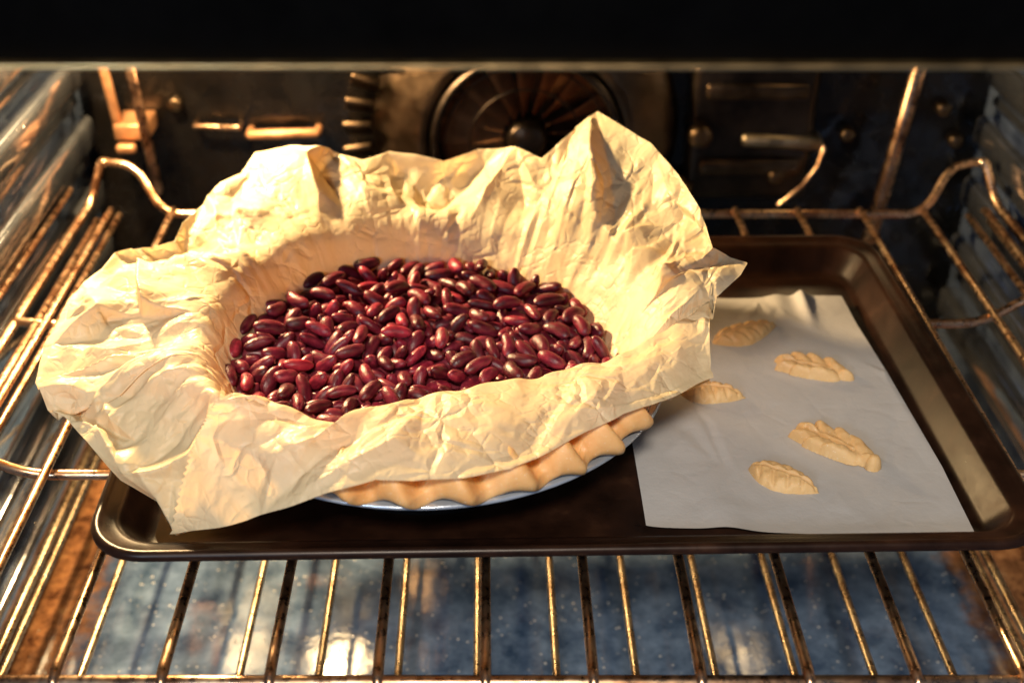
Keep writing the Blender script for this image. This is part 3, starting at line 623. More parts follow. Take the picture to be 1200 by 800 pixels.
# ------------------------------------------------------------------ fan at the back
FC = Vector((.033, Y1, .02))
fan = empty('convection_fan', FC, 'round browned convection fan and louvred cover on the back wall', 'fan')
def lathe_y(name, prof, mat, parent, n=64):
    P = np.array([[(r * math.cos(a * 2 * math.pi / n), y, r * math.sin(a * 2 * math.pi / n)) for r, y in prof] for a in range(n)])
    return from_grid(name, P, mat, parent, closed_u=True)
lathe_y('shroud', [(.128, -.002), (.122, -.014), (.112, -.020), (.090, -.034), (.082, -.036), (.078, -.030), (.077, -.004)], M['fan'], fan)
lathe_y('inner_ring', [(.079, -.034), (.077, -.041), (.073, -.041), (.071, -.034), (.073, -.028)], M['fan_dark'], fan)
lathe_y('backing_disc', [(.0765, -.003), (.04, -.0035), (.0005, -.0035)], M['fan_dark'], fan)
lathe_y('hub', [(.017, -.004), (.017, -.030), (.013, -.034), (.0005, -.035)], M['fan_dark'], fan, 28)
bl = None
for k in range(17):
    a = k * 2 * math.pi / 17 + .1
    if bl is None:
        P = np.array([[(.019 + .051 * i / 6, -.007 - .018 * j / 3 - .004 * math.sin(i / 6 * 3), (j / 3 - .5) * (.006 + .012 * i / 6)) for j in range(4)] for i in range(7)])
        bl = from_grid('blade', P, M['copper'], fan)
        o = bl
    else:
        o = bl.copy()
        COL.objects.link(o)
    o.rotation_euler = (0, -a, 0)
for rr, n in ((.046, 64), (.066, 72)):
    P = np.array([tube_grid([(rr * math.cos(a * 2 * math.pi / n), -.034, rr * math.sin(a * 2 * math.pi / n)) for a in range(n + 1)], .0009, 6)[2:-2]])[0]
    from_grid('guard_ring', P, M['fan_dark'], fan, closed_v=True)
rib = None
for k in list(range(16, 29)) + [40, 41, 42]:
    a = k * 2 * math.pi / 44
    if rib is None:
        bm = bmesh.new()
        box_bm(bm, (-.012, -.024, -.0026), (.012, .0, .0026), .0018, 2)
        bmesh.ops.rotate(bm, cent=(0, 0, 0), matrix=Matrix.Rotation(R(38), 3, 'X'), verts=bm.verts)
        rib = from_bm('louvre', bm, M['fan'], fan)
        o = rib
    else:
        o = rib.copy()
        COL.objects.link(o)
    o.location = (.138 * math.cos(a), -.008, .138 * math.sin(a))
    o.rotation_euler = (0, -a, 0)

# fittings on the back wall
def back_pt(px, py, off=0.0):
    """where the ray of a photograph pixel meets the plane off in front of the back wall"""
    Y = Y1 - off
    k = FPX / math.cos(PITCH); yh = 400 - FPX * math.tan(PITCH)
    q = py - yh
    h = q * Y * math.cos(PITCH) / (k - q * math.sin(PITCH))
    zc = Y * math.cos(PITCH) + h * math.sin(PITCH)
    return Vector(((px - 569) * zc / FPX, Y, CAM_Z - h))

def bar_thing(name, p, q, r, mat, label, cat, flanges=True, group=None):
    t = empty(name, p, label, cat, group)
    p, q = Vector(p), Vector(q)
    tube('bar', [Vector((0, 0, 0)), q - p], r, mat, t, 12)
    if flanges:
        for e in (Vector((0, 0, 0)), q - p):
            tube('stud', [e, Vector((e.x, Y1 - p.y + .0, e.z))], r * .8, mat, t, 8)
    return t
bar_thing('wall_bar', back_pt(292, 158, .012), back_pt(372, 156, .012), .0042, M['copper'], 'short copper-toned bar on the back wall left of the fan', 'bar', group='bars on the back wall')
bar_thing('wall_bar', back_pt(228, 148, .012), back_pt(280, 150, .012), .0025, M['rod'], 'thinner dark bar on the back wall, furthest left of the bars', 'bar', group='bars on the back wall')
bar_thing('wall_bar', back_pt(872, 163, .012), back_pt(958, 168, .012), .0065, M['housing_dark'], 'thick metal bar on the back wall right of the fan', 'bar', group='bars on the back wall')
bar_thing('support_rod', back_pt(148, 60, .05), back_pt(186, 225, .06), .0042, M['rod'], 'brown upright rod at the left rear, nearest the fan side', 'rod', False, 'upright rods along the back wall')
bar_thing('support_rod', back_pt(116, 60, .03), back_pt(142, 160, .03), .0040, M['copper'], 'reddish upright rod at the left rear, beside the left wall', 'rod', False, 'upright rods along the back wall')
bar_thing('support_rod', back_pt(1080, 70, .04), back_pt(1018, 283, .05), .0060, M['rod'], 'thick brown upright rod at the right rear above the sheet corner', 'rod', False, 'upright rods along the back wall')
p = [back_pt(966, 172, .02), back_pt(958, 195, .02), back_pt(940, 218, .025), back_pt(912, 240, .03)]
t = tube('probe_wire', p, .0016, M['wire'], None, 8)
tag(t, 'thin bent wire hanging in front of the back wall at right', 'wire')
# bracket
c = back_pt(156, 157, .03)
br = empty('wall_bracket', c, 'small heat-stained metal bracket behind the left upright rods', 'bracket')
bm = bmesh.new(); box_bm(bm, (-.014, -.006, -.004), (.014, .028, .010), .002); from_bm('plate', bm, M['copper'], br)
bm = bmesh.new(); box_bm(bm, (-.012, -.016, -.012), (.004, -.007, -.004), .003, 3); from_bm('clip', bm, M['copper'], br)
# plate with bolt right of the fan
c = back_pt(868, 150, .004)
pl = empty('wall_plate', c, 'browned ribbed cover plate on the back wall right of the fan', 'plate')
bm = bmesh.new(); box_bm(bm, (-.045, -.010, -.062), (.060, .003, .060), .008, 3); from_bm('plate', bm, M['fan_dark'], pl)
for dz in (-.030, .036):
    bm = bmesh.new(); box_bm(bm, (-.034, -.015, dz - .007), (.050, -.0095, dz + .007), .003, 2); from_bm('rib', bm, M['fan'], pl)
bolt0 = None
for (px, py), lab in zip(((205, 122), (820, 158), (905, 200), (993, 158), (1106, 128), (1120, 165)),
        ('small wall bolt nearest the left upright rods', 'largest wall bolt, just right of the fan', 'small wall bolt below the thick metal bar',
         'small wall bolt between the thick metal bar and right upright rod', 'wall bolt right of the right upright rod, upper of two', 'wall bolt right of the right upright rod, lower of two')):
    if bolt0 is None:
        P = np.array([[(r * math.cos(a * math.pi / 9), y, r * math.sin(a * math.pi / 9)) for r, y in ((.006, .006), (.006, -.002), (.005, -.0035), (.0028, -.0042), (.0002, -.0044))] for a in range(18)])
        bolt0 = from_grid('wall_bolt', P, M['fan'], None, closed_u=True)
        o = bolt0
    else:
        o = bolt0.copy(); COL.objects.link(o)
    o.location = back_pt(px, py, .006 if py != 158 or px > 900 else .02)
    if px == 820: o.scale = (1.7, 2.2, 1.7)
    if px == 905: o.location.y -= .012
    tag(o, lab, 'bolt', 'bolts on the back wall')

# ------------------------------------------------------------------ oven racks
def make_rack(name, label, z, x0, ks, step, xl, xr, yf, yb, mat, rw_, raised):
    t = empty(name, (x0, yf, z), label, 'oven rack', 'wire oven racks')
    t.rotation_euler = (0, 0, 0)
    yb -= yf
    wm = None
    for k in ks:
        pts = [(0, -.0035, -.0058), (0, -.0042, -.0015), (0, -.001, .0025), (0, .006, .0036), (0, .03, .0036), (0, yb * .5, .0036), (0, yb - .01, .0036), (0, yb + .001, .0030)]
        if wm is None:
            wm = tube('wire', pts, rw_, mat, t, 10); o = wm
        else:
            o = wm.copy(); COL.objects.link(o)
        o.location = (k * step, 0, 0)
    xl -= x0; xr -= x0
    if raised:
        h = .032
        tube('back_rod', smooth_path([(xl + .012, yb + .028, h), (xl + .040, yb + .022, h - .001), (xl + .062, yb, 0), (xr - .062, yb, 0), (xr - .040, yb + .022, h - .001), (xr - .012, yb + .028, h)], .016), .0031, mat, t, 12)
        tube('front_rod', [(xl, 0, 0), (0, 0, 0), (xr, 0, 0)], .0034, mat, t, 12)
        for x, s in ((xl, 1), (xr, -1)):
            tube('side_rail', smooth_path([(x, -.002, 0), (x, .06, 0), (x, yb - .03, 0), (x + s * .004, yb + .01, .004), (x + s * .012, yb + .028, h), (x + s * .016, yb + .024, h)], .012), .0034, mat, t, 12)
            tube('side_rail', [(x + s * .028, .0, -.001), (x + s * .028, yb, -.001)], .0024, mat, t, 12)  # this and the next rail added, partly standing in for reflections in the wall
            tube('side_rail', [(x - s * .010, .01, .016), (x - s * .010, yb + .01, .016)], .0024, mat, t, 12)
            tube('side_rail', smooth_path([(x + s * .014, .0, -.001), (x + s * .014, yb - .01, -.001)], .012), .0028, mat, t, 12)
        for yy in (.159, .325):
            zl = .016 if yy < .2 else -.0025
            tube('cross_bar', smooth_path([(xl, yy - .008, zl + .004), (xl + .03, yy - .006, zl), (xl + .055, yy, -.0048), (xr - .070, yy, -.0048), (xr - .035, yy + .010, .012), (xr, yy + .02, .018)], .016), .0030, mat, t, 12)
    else:
        for yy in (0, yb * .76, yb):
            tube('cross_bar', [(xl, yy, 0), (0, yy, 0), (xr, yy, 0)], .0031, mat, t, 12)
        for x in (xl, xr):
            tube('side_rail', [(x, -.002, 0), (x, yb + .002, 0)], .0031, mat, t, 12)
    return t
make_rack('oven_rack', 'heat-tinted wire oven rack right under the baking sheet, upper of two', -.0066, 0.0, range(-6, 9), .0483, -.312, .402, .406, .89, M['wire'], .0026, True)
make_rack('oven_rack', 'golden wire oven rack low above the blue floor, lower of two', -.160, -.005, range(-6, 8), .0484, -.305, .345, .44, .93, M['wire_low'], .0026, False)

# ------------------------------------------------------------------ baking sheet
def rrect(x0, x1, y0, y1, r, n=10):
    pts = []
    for cx, cy_, a0 in ((x1 - r, y1 - r, 0), (x0 + r, y1 - r, 90), (x0 + r, y0 + r, 180), (x1 - r, y0 + r, 270)):
        for i in range(n + 1):
            a = R(a0 + 90 * i / n)
            pts.append((cx + r * math.cos(a), cy_ + r * math.sin(a)))
    return pts
TX0, TX1, TY0, TY1 = -.197, .274, .463, .794
tray = empty('baking_sheet', ((TX0 + TX1) / 2, (TY0 + TY1) / 2, 0), 'dark brown rimmed baking sheet lying on the upper oven rack', 'baking sheet')
tx, ty = tray.location.x, tray.location.y
tray.rotation_euler = (0, 0, R(1.2))
def tray_ring(off, z, r):
    return [(x - tx, y - ty, z) for x, y in rrect(TX0 + off, TX1 - off, TY0 + off, TY1 - off, r)]
prof = [(.0015, .0165, .030), (.0, .0178, .031), (.0, .0200, .031), (.0012, .0216, .030), (.003, .0222, .028), (.0045, .0214, .027), (.006, .0200, .026), (.0105, .0196, .024), (.0125, .0190, .0225),
        (.0140, .0175, .021), (.0215, .0050, .018), (.0235, .0026, .017), (.0265, .0014, .016)]
from_grid('rim', np.array([tray_ring(*p_) for p_ in prof]), M['tray'], tray, closed_v=True)
fl = tray_ring(.0265, .0014, .016)
bm = bmesh.new()
bm.faces.new([bm.verts.new(p_) for p_ in fl])
from_bm('pan_floor', bm, M['tray'], tray, False)

# ------------------------------------------------------------------ facet crumpling used by the papers
rng = np.random.default_rng(11)
def facets(U, V, n, amp, seed, lo, hi, stretch=1.0):
    """piecewise-linear random relief: sharp creases between flat facets, over 2-D coordinates U, V"""
    g = np.random.default_rng(seed)
    pts = np.stack([g.uniform(lo[0], hi[0], n), g.uniform(lo[1], hi[1], n)], 1)
    cs = [(lo[0] - 1, lo[1] - 1), (hi[0] + 1, lo[1] - 1), (lo[0] - 1, hi[1] + 1), (hi[0] + 1, hi[1] + 1)]
    al = np.vstack([pts, cs])
    r = delaunay_2d_cdt([Vector((a, b * stretch)) for a, b in al], [], [], 0, 1e-7)
    vs = np.array([(v.x, v.y / stretch) for v in r[0]])
    hh = g.normal(0, amp, len(vs))
    out = np.zeros(U.shape)
    u, v = U.ravel(), V.ravel()
    o = out.ravel()
    order = np.argsort(u)
    us = u[order]
    for f in r[2]:
        (ax, ay), (bx, by), (cx, cy_) = vs[f[0]], vs[f[1]], vs[f[2]]
        i0, i1 = np.searchsorted(us, [min(ax, bx, cx), max(ax, bx, cx)])
        ix = order[i0:i1]
        if not len(ix):
            continue
        d = (by - cy_) * (ax - cx) + (cx - bx) * (ay - cy_)
        if abs(d) < 1e-12:
            continue
        l1 = ((by - cy_) * (u[ix] - cx) + (cx - bx) * (v[ix] - cy_)) / d
        l2 = ((cy_ - ay) * (u[ix] - cx) + (ax - cx) * (v[ix] - cy_)) / d
        l3 = 1 - l1 - l2
        m = (l1 >= -1e-6) & (l2 >= -1e-6) & (l3 >= -1e-6)
        o[ix[m]] = l1[m] * hh[f[0]] + l2[m] * hh[f[1]] + l3[m] * hh[f[2]]
    return o.reshape(U.shape)

def normals(P):
    du = np.gradient(P, axis=0)
    dv = np.gradient(P, axis=1)
    n = np.cross(du, dv)
    return n / (np.linalg.norm(n, axis=2, keepdims=True) + 1e-12)

def sstep(a, b, x):
    t = np.clip((x - a) / (b - a), 0, 1)
    return t * t * (3 - 2 * t)

# ------------------------------------------------------------------ pie: pan, crust
PC = Vector((-.033, .596, .0016))
def lathe(name, prof, mat, parent, n=96):
    P = np.array([[(r * math.cos(a * 2 * math.pi / n), r * math.sin(a * 2 * math.pi / n), z) for r, z in prof] for a in range(n)])
    return from_grid(name, P, mat, parent, closed_u=True)
pan = empty('pie_pan', PC, 'round dark pie pan with a thin pale blue rim under the crust', 'pie pan')
lathe('bowl', [(.0005, .0008), (.080, .0008), (.086, .003), (.1110, .0385), (.1135, .0405), (.1130, .0430), (.1095, .041), (.084, .005), (.079, .0032), (.0005, .0032)], M['pan_side'], pan)
lathe('rim', [(.1128, .0405), (.1300, .0418), (.1320, .0430), (.1330, .0444), (.1315, .0454), (.1130, .0440), (.1122, .042)], M['pan'], pan)
NA, NB = 520, 26
A = np.linspace(0, 2 * np.pi, NA, endpoint=False)[:, None]
B = np.linspace(0, 2 * np.pi, NB, endpoint=False)[None, :]
gw = np.random.default_rng(4)
ph = 31 * A + .5 * np.sin(3 * A + 1) + .35 * np.sin(7 * A)
wave = np.sin(ph)
amp = 1.35 + .3
aw = (np.degrees(A) + 71 + 180) % 360 - 180
vis = 1 - sstep(40, 48, np.abs(aw))            # the edge is flattened where the paper lies on it
irr = 1 + .35 * np.interp(ph / (2 * np.pi) % 25, np.arange(26), gw.normal(0, 1, 26)).clip(-1, 1)
wave = wave * vis * irr
rad = .1240 + .0019 * wave * amp + (.0118 + .0012 * np.cos(ph + .5)) * np.cos(B) * np.where(np.cos(B) > 0, .45 + .55 * vis, .30 + .4 * vis)
top = .0080 + .0040 * np.cos(ph + .5) * amp
top = top * (.12 + .88 * vis)
zz = .0522 + .0018 * np.cos(ph) * vis + np.sin(B) * np.where(np.sin(B) > 0, top, .0080) + .0030 * wave * np.cos(B) * 0
# pressed thumb hollows on the outer side
dent = np.exp(-((np.cos(B - .35) - 1) ** 2) / .10) * np.clip(-np.cos(ph), 0, 1)
rad = rad - .0056 * dent * vis
P = np.stack([rad * np.cos(A), rad * np.sin(A), zz + 0 * A], 2)
crust = empty('pie_crust', PC, 'raw pie crust with a crimped wavy edge in the pie pan', 'pie crust')
from_grid('crimped_edge', P, M['crust'], crust, closed_u=True, closed_v=True)
lathe('shell', [(.0005, .0036), (.0800, .0036), (.0850, .0060), (.1090, .0425), (.120, .0465), (.120, .050), (.1105, .0440), (.0835, .0085), (.0005, .0080)], M['crust'], crust)

# ------------------------------------------------------------------ parchment liner in the pie
EDGE = [(764, 474, .0600), (800, 459, .060), (836, 442, .058), (833, 400, .072), (829, 358, .086), (868, 322, .096), (876, 307, .10), (853, 300, .10), (835, 290, .105), (820, 245, .115),
        (795, 205, .12), (762, 167, .126), (735, 150, .128), (700, 129, .130), (672, 148, .122), (650, 172, .110), (636, 187, .102), (600, 172, .101),
        (560, 173, .098), (520, 187, .092), (490, 180, .095), (455, 174, .097), (425, 187, .092), (385, 179, .094), (340, 174, .096),
        (300, 182, .092), (284, 209, .084), (258, 219, .083), (215, 255, .080), (204, 275, .075), (150, 281, .076), (130, 284, .075), (100, 312, .070),
        (74, 340, .067), (50, 390, .061), (37, 438, .057), (58, 480, .051), (78, 490, .046), (125, 545, .035), (142, 563, .030),
        (185, 588, .022), (203, 628, .009), (300, 598, .034), (370, 572, .050), (440, 558, .057), (510, 555, .0595), (580, 548, .0598), (640, 524, .0598), (700, 500, .060)]
E3 = np.array([at(*e) for e in EDGE])
def resample_closed(Pp, n):
    Q = np.vstack([Pp, Pp[:1]])
    d = np.r_[0, np.cumsum(np.linalg.norm(np.diff(Q, axis=0), axis=1))]
    s = np.linspace(0, d[-1], n)
    return np.stack([np.interp(s, d, Q[:, k]) for k in range(3)], 1), s
# seam in front, below the flap
E3 = np.roll(E3, -45, axis=0)
NT = 1150
ED, arc = resample_closed(E3, NT)
cxy = np.array([PC.x, PC.y])
dv = ED[:, :2] - cxy
dist = np.linalg.norm(dv, axis=1)
dr = dv / dist[:, None]
ang = np.unwrap(np.arctan2(dr[:, 1], dr[:, 0]))
def ringp(rr, z):
    return np.concatenate([cxy + dr * rr[:, None] if np.ndim(rr) else cxy + dr * rr, np.full((NT, 1), z) if np.ndim(z) == 0 else z[:, None]], 1)
back_f = np.clip(dr[:, 1], 0, 1)
rimr = np.minimum(.1235, dist - .004)
rimz = .0695 + .0020 * back_f + .0015 * np.sin(9 * ang) + .001 * np.sin(17 * ang)
K = [ringp(.0005, .0105), ringp(.05, .0105), ringp(.082, .0125), ringp(.096, .026), ringp(.109, .049), ringp(rimr, rimz)]
rim3 = K[-1]
ext = np.clip((dist - .125) / .06, 0, 1)
mid1 = rim3 * .66 + ED * .34
mid2 = rim3 * .30 + ED * .70
mid1[:, 2] += ext * (.006 * np.sin(7 * ang + 1) + .004)
mid2[:, 2] += ext * (.006 * np.sin(6 * ang + 2.4))
K += [mid1, mid2, ED]
K = np.array(K)                                 # 9 control rings x NT x 3
# resample along the profile (Catmull-Rom)
def catmull(K, per):
    rows, tags_ = [], []
    n = len(K)
    for i in range(n - 1):
        p0, p1, p2, p3 = K[max(i - 1, 0)], K[i], K[i + 1], K[min(i + 2, n - 1)]
        for j in range(per[i]):
            t = j / per[i]
            rows.append(.5 * (2 * p1 + (p2 - p0) * t + (2 * p0 - 5 * p1 + 4 * p2 - p3) * t * t + (3 * p1 - p0 - 3 * p2 + p3) * t ** 3))
            tags_.append(i + t)
    rows.append(K[-1]); tags_.append(n - 1.)
    return np.array(rows), np.array(tags_)
S, tg_ = catmull(K, [3, 3, 6, 14, 18, 30, 30, 32])
S = S.transpose(1, 0, 2)                        # NT x NV x 3
Uu = np.repeat(arc[:, None], S.shape[1], 1)
Vv = np.repeat((np.cumsum(np.r_[0, np.linalg.norm(np.diff(S, axis=1), axis=2).mean(0)]))[None, :], NT, 0)
lo, hi = (Uu.min() - .01, Vv.min() - .01), (Uu.max() + .01, Vv.max() + .01)
T_ = np.repeat(tg_[None, :], NT, 0)
wv = sstep(4.8, 6.6, T_)
seam = sstep(0, .05, Uu) * sstep(0, .05, Uu.max() - Uu)
rm = .35 + 1.1 * sstep(-.6, .9, facets(Uu, Vv, 60, 1.0, 9, lo, hi))
D = facets(Uu, Vv, 260, .0092, 1, lo, hi, .85) * (.05 + wv * .95)
D += rm * facets(Uu, Vv, 1100, .0032, 2, lo, hi, 1.) * (.05 + .95 * wv)
D += rm * facets(Uu, Vv, 6500, .0007, 3, lo, hi) * (.15 + .85 * wv)
# radial pleats that open towards the free edge
pl_ = np.abs(((Uu * 26 + 1.6 * np.sin(Uu * 13)) % 1) - .5) * 2
pl2 = np.abs(((Uu * 47 + .8 * np.sin(Uu * 31 + 2)) % 1) - .5) * 2
D += (pl_ - .5) * .0012 * sstep(3.6, 5.3, T_) * (1 - .5 * sstep(6, 8, T_)) + (pl2 - .5) * .0006 * sstep(3.4, 5.2, T_)
frontmask = sstep(.2, .6, -np.repeat(dr[:, 1][:, None], S.shape[1], 1)) * sstep(-.75, -.5, np.repeat(dr[:, 0][:, None], S.shape[1], 1))
D *= seam * (1 - .75 * frontmask)
edgefade = 1 - .55 * sstep(7.4, 8, T_)
N_ = normals(S)
N_ = np.where(N_[..., 2:3] < 0, -N_, N_) if (N_[..., 2] < 0).mean() > .5 else N_
Pm = S + N_ * (D * edgefade)[..., None]
Pm[..., 2] = np.maximum(Pm[..., 2], .0075)
lin = empty('parchment_liner', PC, 'large crumpled cream parchment sheet lining the pie and spreading over its edge', 'parchment paper')
def world_part(name, P, mat, parent):
    Q = P - np.array(parent.location)
    return from_grid(name, Q, mat, parent)

# front flap folded forward over the crust
TOPC = [(288, 474, .071), (342, 480, .070), (400, 497, .067), (412, 494, .068), (450, 478, .067), (500, 462, .066), (530, 455, .066), (600, 446, .066), (660, 433, .066), (704, 424, .067), (760, 396, .071), (829, 354, .082)]
BOTC = [(203, 631, .016), (290, 610, .036), (352, 588, .054), (400, 573, .065), (440, 560, .0690), (484, 564, .0690), (545, 557, .0695), (599, 548, .0695), (633, 533, .0695), (683, 509, .0690), (731, 484, .0690), (764, 475, .068), (800, 459, .066), (837, 442, .063)]
def resample(Pp, n):
    d = np.r_[0, np.cumsum(np.linalg.norm(np.diff(Pp, axis=0), axis=1))]
    s = np.linspace(0, d[-1], n)
    return np.stack([np.interp(s, d, Pp[:, k]) for k in range(3)], 1)
NU = 420
TT = resample(np.array([at(*p_) for p_ in TOPC]), NU)
BB = resample(np.array([at(*p_) for p_ in BOTC]), NU)
uu = np.linspace(0, 1, NU)
lift = .0045 * np.exp(-uu / .06)
TT[:, 2] += lift
BB[:, 2] += lift * .6
TT[:, 2] += .0012 * np.sin(uu * 61) * np.sin(uu * 23 + 1)
BB[:, 1] += .0008 * np.sin(uu * 47)
rows = []
vs_ = np.r_[np.linspace(-.18, 0, 8)[:-1], np.linspace(0, 1, 70)]
for v in vs_:
    if v < 0:
        q = -v / .18
        p_ = TT.copy()
        p_[:, 2] -= .017 * q ** 1.3
        p_[:, 1] += .004 * math.sin(q * 1.6)
    else:
        p_ = TT * (1 - v) + BB * v
        p_[:, 2] += math.sin(math.pi * v) ** .8 * (.0070 * (1 - .3 * uu) + .017 * np.exp(-(uu / .24) ** 2))
    rows.append(p_)
F = np.array(rows).transpose(1, 0, 2)
U2 = np.repeat((uu * .33)[:, None], F.shape[1], 1)
V2 = np.repeat((vs_ * .075)[None, :], NU, 0)
lo, hi = (-.01, -.03), (.34, .09)
D = facets(U2, V2, 46, .0024, 21, lo, hi) + facets(U2, V2, 180, .0006, 22, lo, hi) + facets(U2, V2, 1400, .00015, 23, lo, hi)
D *= sstep(-.1, .15, np.repeat(vs_[None, :], NU, 0)) * .9 + .1
D *= 1 - .6 * sstep(.9, 1, np.repeat(vs_[None, :], NU, 0))
Nf = normals(F)
Nf = Nf * np.sign(Nf[..., 2:3].mean())
F = F + Nf * D[..., None]
# torn saw-tooth left edge
ser = (np.abs((np.arange(F.shape[1]) * .5) % 1 - .5) * 2)
F[0, :, 0] -= .0016 * ser
# the liner passes under the flap
cf = F[::4, 8::5].reshape(-1, 3)
flat = Pm.reshape(-1, 3)
cand = np.nonzero((flat[:, 1] < PC.y) & (flat[:, 0] < .16))[0]
for k0 in range(0, len(cand), 4000):
    ix = cand[k0:k0 + 4000]
    d2 = ((flat[ix, None, :2] - cf[None, :, :2]) ** 2).sum(2)
    j = d2.argmin(1)
    m_ = d2[np.arange(len(ix)), j] < .004 ** 2
    ii = ix[m_]
    flat[ii, 2] = np.minimum(flat[ii, 2], cf[j[m_], 2] - .0032)
world_part('liner_sheet', flat.reshape(Pm.shape), M['paper'], lin)
world_part('front_flap', F, M['paper'], lin)

# ------------------------------------------------------------------ kidney beans
def bean_mesh(name, seed, mats):
    g = random.Random(seed)
    bm = bmesh.new()
    bmesh.ops.create_uvsphere(bm, u_segments=14, v_segments=10, radius=1)
    bend = g.uniform(.15, .50)
    fat = g.uniform(.86, 1.10)
    tap = g.uniform(-.16, .16)
    g_flat = g.uniform(.74, .95)
    for v in bm.verts:
        x, y, z = v.co.z, v.co.x, v.co.y      # long axis on x
        k = (1 - abs(x) ** 2.6) ** 0.0
        sx = math.copysign(abs(x) ** .92, x)
        prof_ = (max(0, 1 - abs(sx) ** 2.35)) ** .5
        rr = math.hypot(y, z) or 1
        y, z = y / rr * prof_, z / rr * prof_
        if abs(x) > .9999:
            y = z = 0
        y *= fat * (1 + tap * sx)
        z *= g_flat
        # dent at the hilum side (+y)
        if y > 0:
            y -= .26 * math.exp(-(sx / .30) ** 2) * y * math.exp(-(z / .75) ** 2)
        y -= bend * (sx * sx - .3) * -1 * .55
        v.co = (sx, y, z)
    bmesh.ops.recalc_face_normals(bm, faces=bm.faces)
    bm.faces.ensure_lookup_table()
    for f in bm.faces:
        c = f.calc_center_median()
        f.material_index = 1 if (c.y > .35 and abs(c.x) < .16 and abs(c.z) < .22) else 0
        f.smooth = True
    me = bpy.data.meshes.new(name)
    bm.to_mesh(me)
    bm.free()
    for m_ in mats:
        me.materials.append(m_)
    return me
BV = [bean_mesh('kidney_bean', s_, (M['bean'], M['hilum'])) for s_ in range(12)]
BRED = bean_mesh('kidney_bean', 77, (M['bean_red'], M['hilum']))
g = random.Random(3)
beans = [tuple(int(v) for v in q.split(',')) for q in BEANS.split(';')]
DZ = .0065
BS = .91
NB_IND = 300
stuff_v, stuff_f, red_done = [], [], None
tgt = at(347, 425, .05)
best = min(range(120), key=lambda i: (PC.x + beans[i][0] * 1e-4 - tgt.x) ** 2 + (PC.y + beans[i][1] * 1e-4 - tgt.y) ** 2)
for i, (x, y, z, dx, dy, dz, L_, r_) in enumerate(beans):
    d = Vector((dx, dy, dz)).normalized()
    up = Vector((g.gauss(0, .5), g.gauss(0, .5), 1))
    yv = up.cross(d).normalized()
    if g.random() < .5:
        yv = -yv
    zv = d.cross(yv).normalized()
    rr = r_ * 1e-4 * 1.07 * BS
    hl = (L_ * 1e-4 * BS + rr) * 1.04
    mtx = Matrix((d * hl, yv * rr * 1.08, zv * rr * 1.08)).transposed().to_4x4()
    mtx.translation = Vector((PC.x - .003 + x * 1e-4, PC.y + .003 + y * 1e-4, z * 1e-4 + DZ + .06 * y * 1e-4))
    me = BRED if i == best else BV[i % 12]
    if i < NB_IND:
        o = bpy.data.objects.new('kidney_bean', me)
        COL.objects.link(o)
        o.matrix_world = mtx
        if i == best:
            tag(o, 'bright crimson kidney bean, reddest of the beans, near the left of the pie', 'bean', 'kidney beans in the pie')
        else:
            tag(o, 'dark red glossy kidney bean lying among the beans in the parchment liner', 'bean', 'kidney beans in the pie')
    else:
        b0 = len(stuff_v)
        stuff_v += [tuple(mtx @ v.co) for v in me.vertices]
        stuff_f += [tuple(b0 + k for k in p_.vertices) for p_ in me.polygons]
me = bpy.data.meshes.new('buried_beans')
me.from_pydata(stuff_v, [], stuff_f)
o = link_mesh('buried_beans', me, M['bean'])
tag(o, 'lower layer of dark red kidney beans buried under the others', 'beans')
o['kind'] = 'stuff'

# ------------------------------------------------------------------ white parchment on the sheet
Q = [at(742, 505, .0035), at(757, 616, .0035), at(800, 627, .0045), at(1144, 628, .0040), at(984, 352, .0040), at(940, 343, .0065), at(832, 347, .0045), at(735, 380, .0035)]
# bilinear patch between left edge and right edge
Lc = resample(np.array([at(757, 617, .0034), at(738, 505, .0034), at(735, 440, .0034), at(745, 350, .0040)]), 90)
Rc = resample(np.array([at(1144, 629, .0040), at(1104, 548, .0034), at(1040, 440, .0034), at(985, 352, .0042)]), 90)
nx = 150
a = np.linspace(0, 1, nx)[:, None, None]
W_ = Lc[None] * (1 - a) + Rc[None] * a
bb = np.linspace(0, 1, 90)[None, :]
aa = a[..., 0]
W_[..., 1] -= .0045 * np.sin(aa * math.pi) ** .6 * (1 - bb) ** 3 * .8
W_[..., 2] += .0045 * np.exp(-((aa - .80) / .03) ** 2) * sstep(.80, 1, bb) + .0022 * np.exp(-((aa - .68) / .05) ** 2) * sstep(.86, 1, bb) + .0012 * (1 + np.sin(aa * 7 + 1)) * sstep(.85, 1, bb)
W_[..., 2] += .0025 * np.exp(-((aa - .25) / .07) ** 2) * sstep(.3, 0, bb) + .0012 * (1 + np.sin(aa * 5 + bb * 4)) * .6
W_[..., 2] += np.abs(facets(aa + 0 * bb, bb + 0 * aa, 60,   .0007, 31, (-.01, -.01), (1.01, 1.01)))
sh = empty('parchment_sheet', tuple(W_.mean((0, 1))), 'flat white parchment sheet on the right of the baking sheet', 'parchment paper')
world_part('paper', W_, M['sheet'], sh)

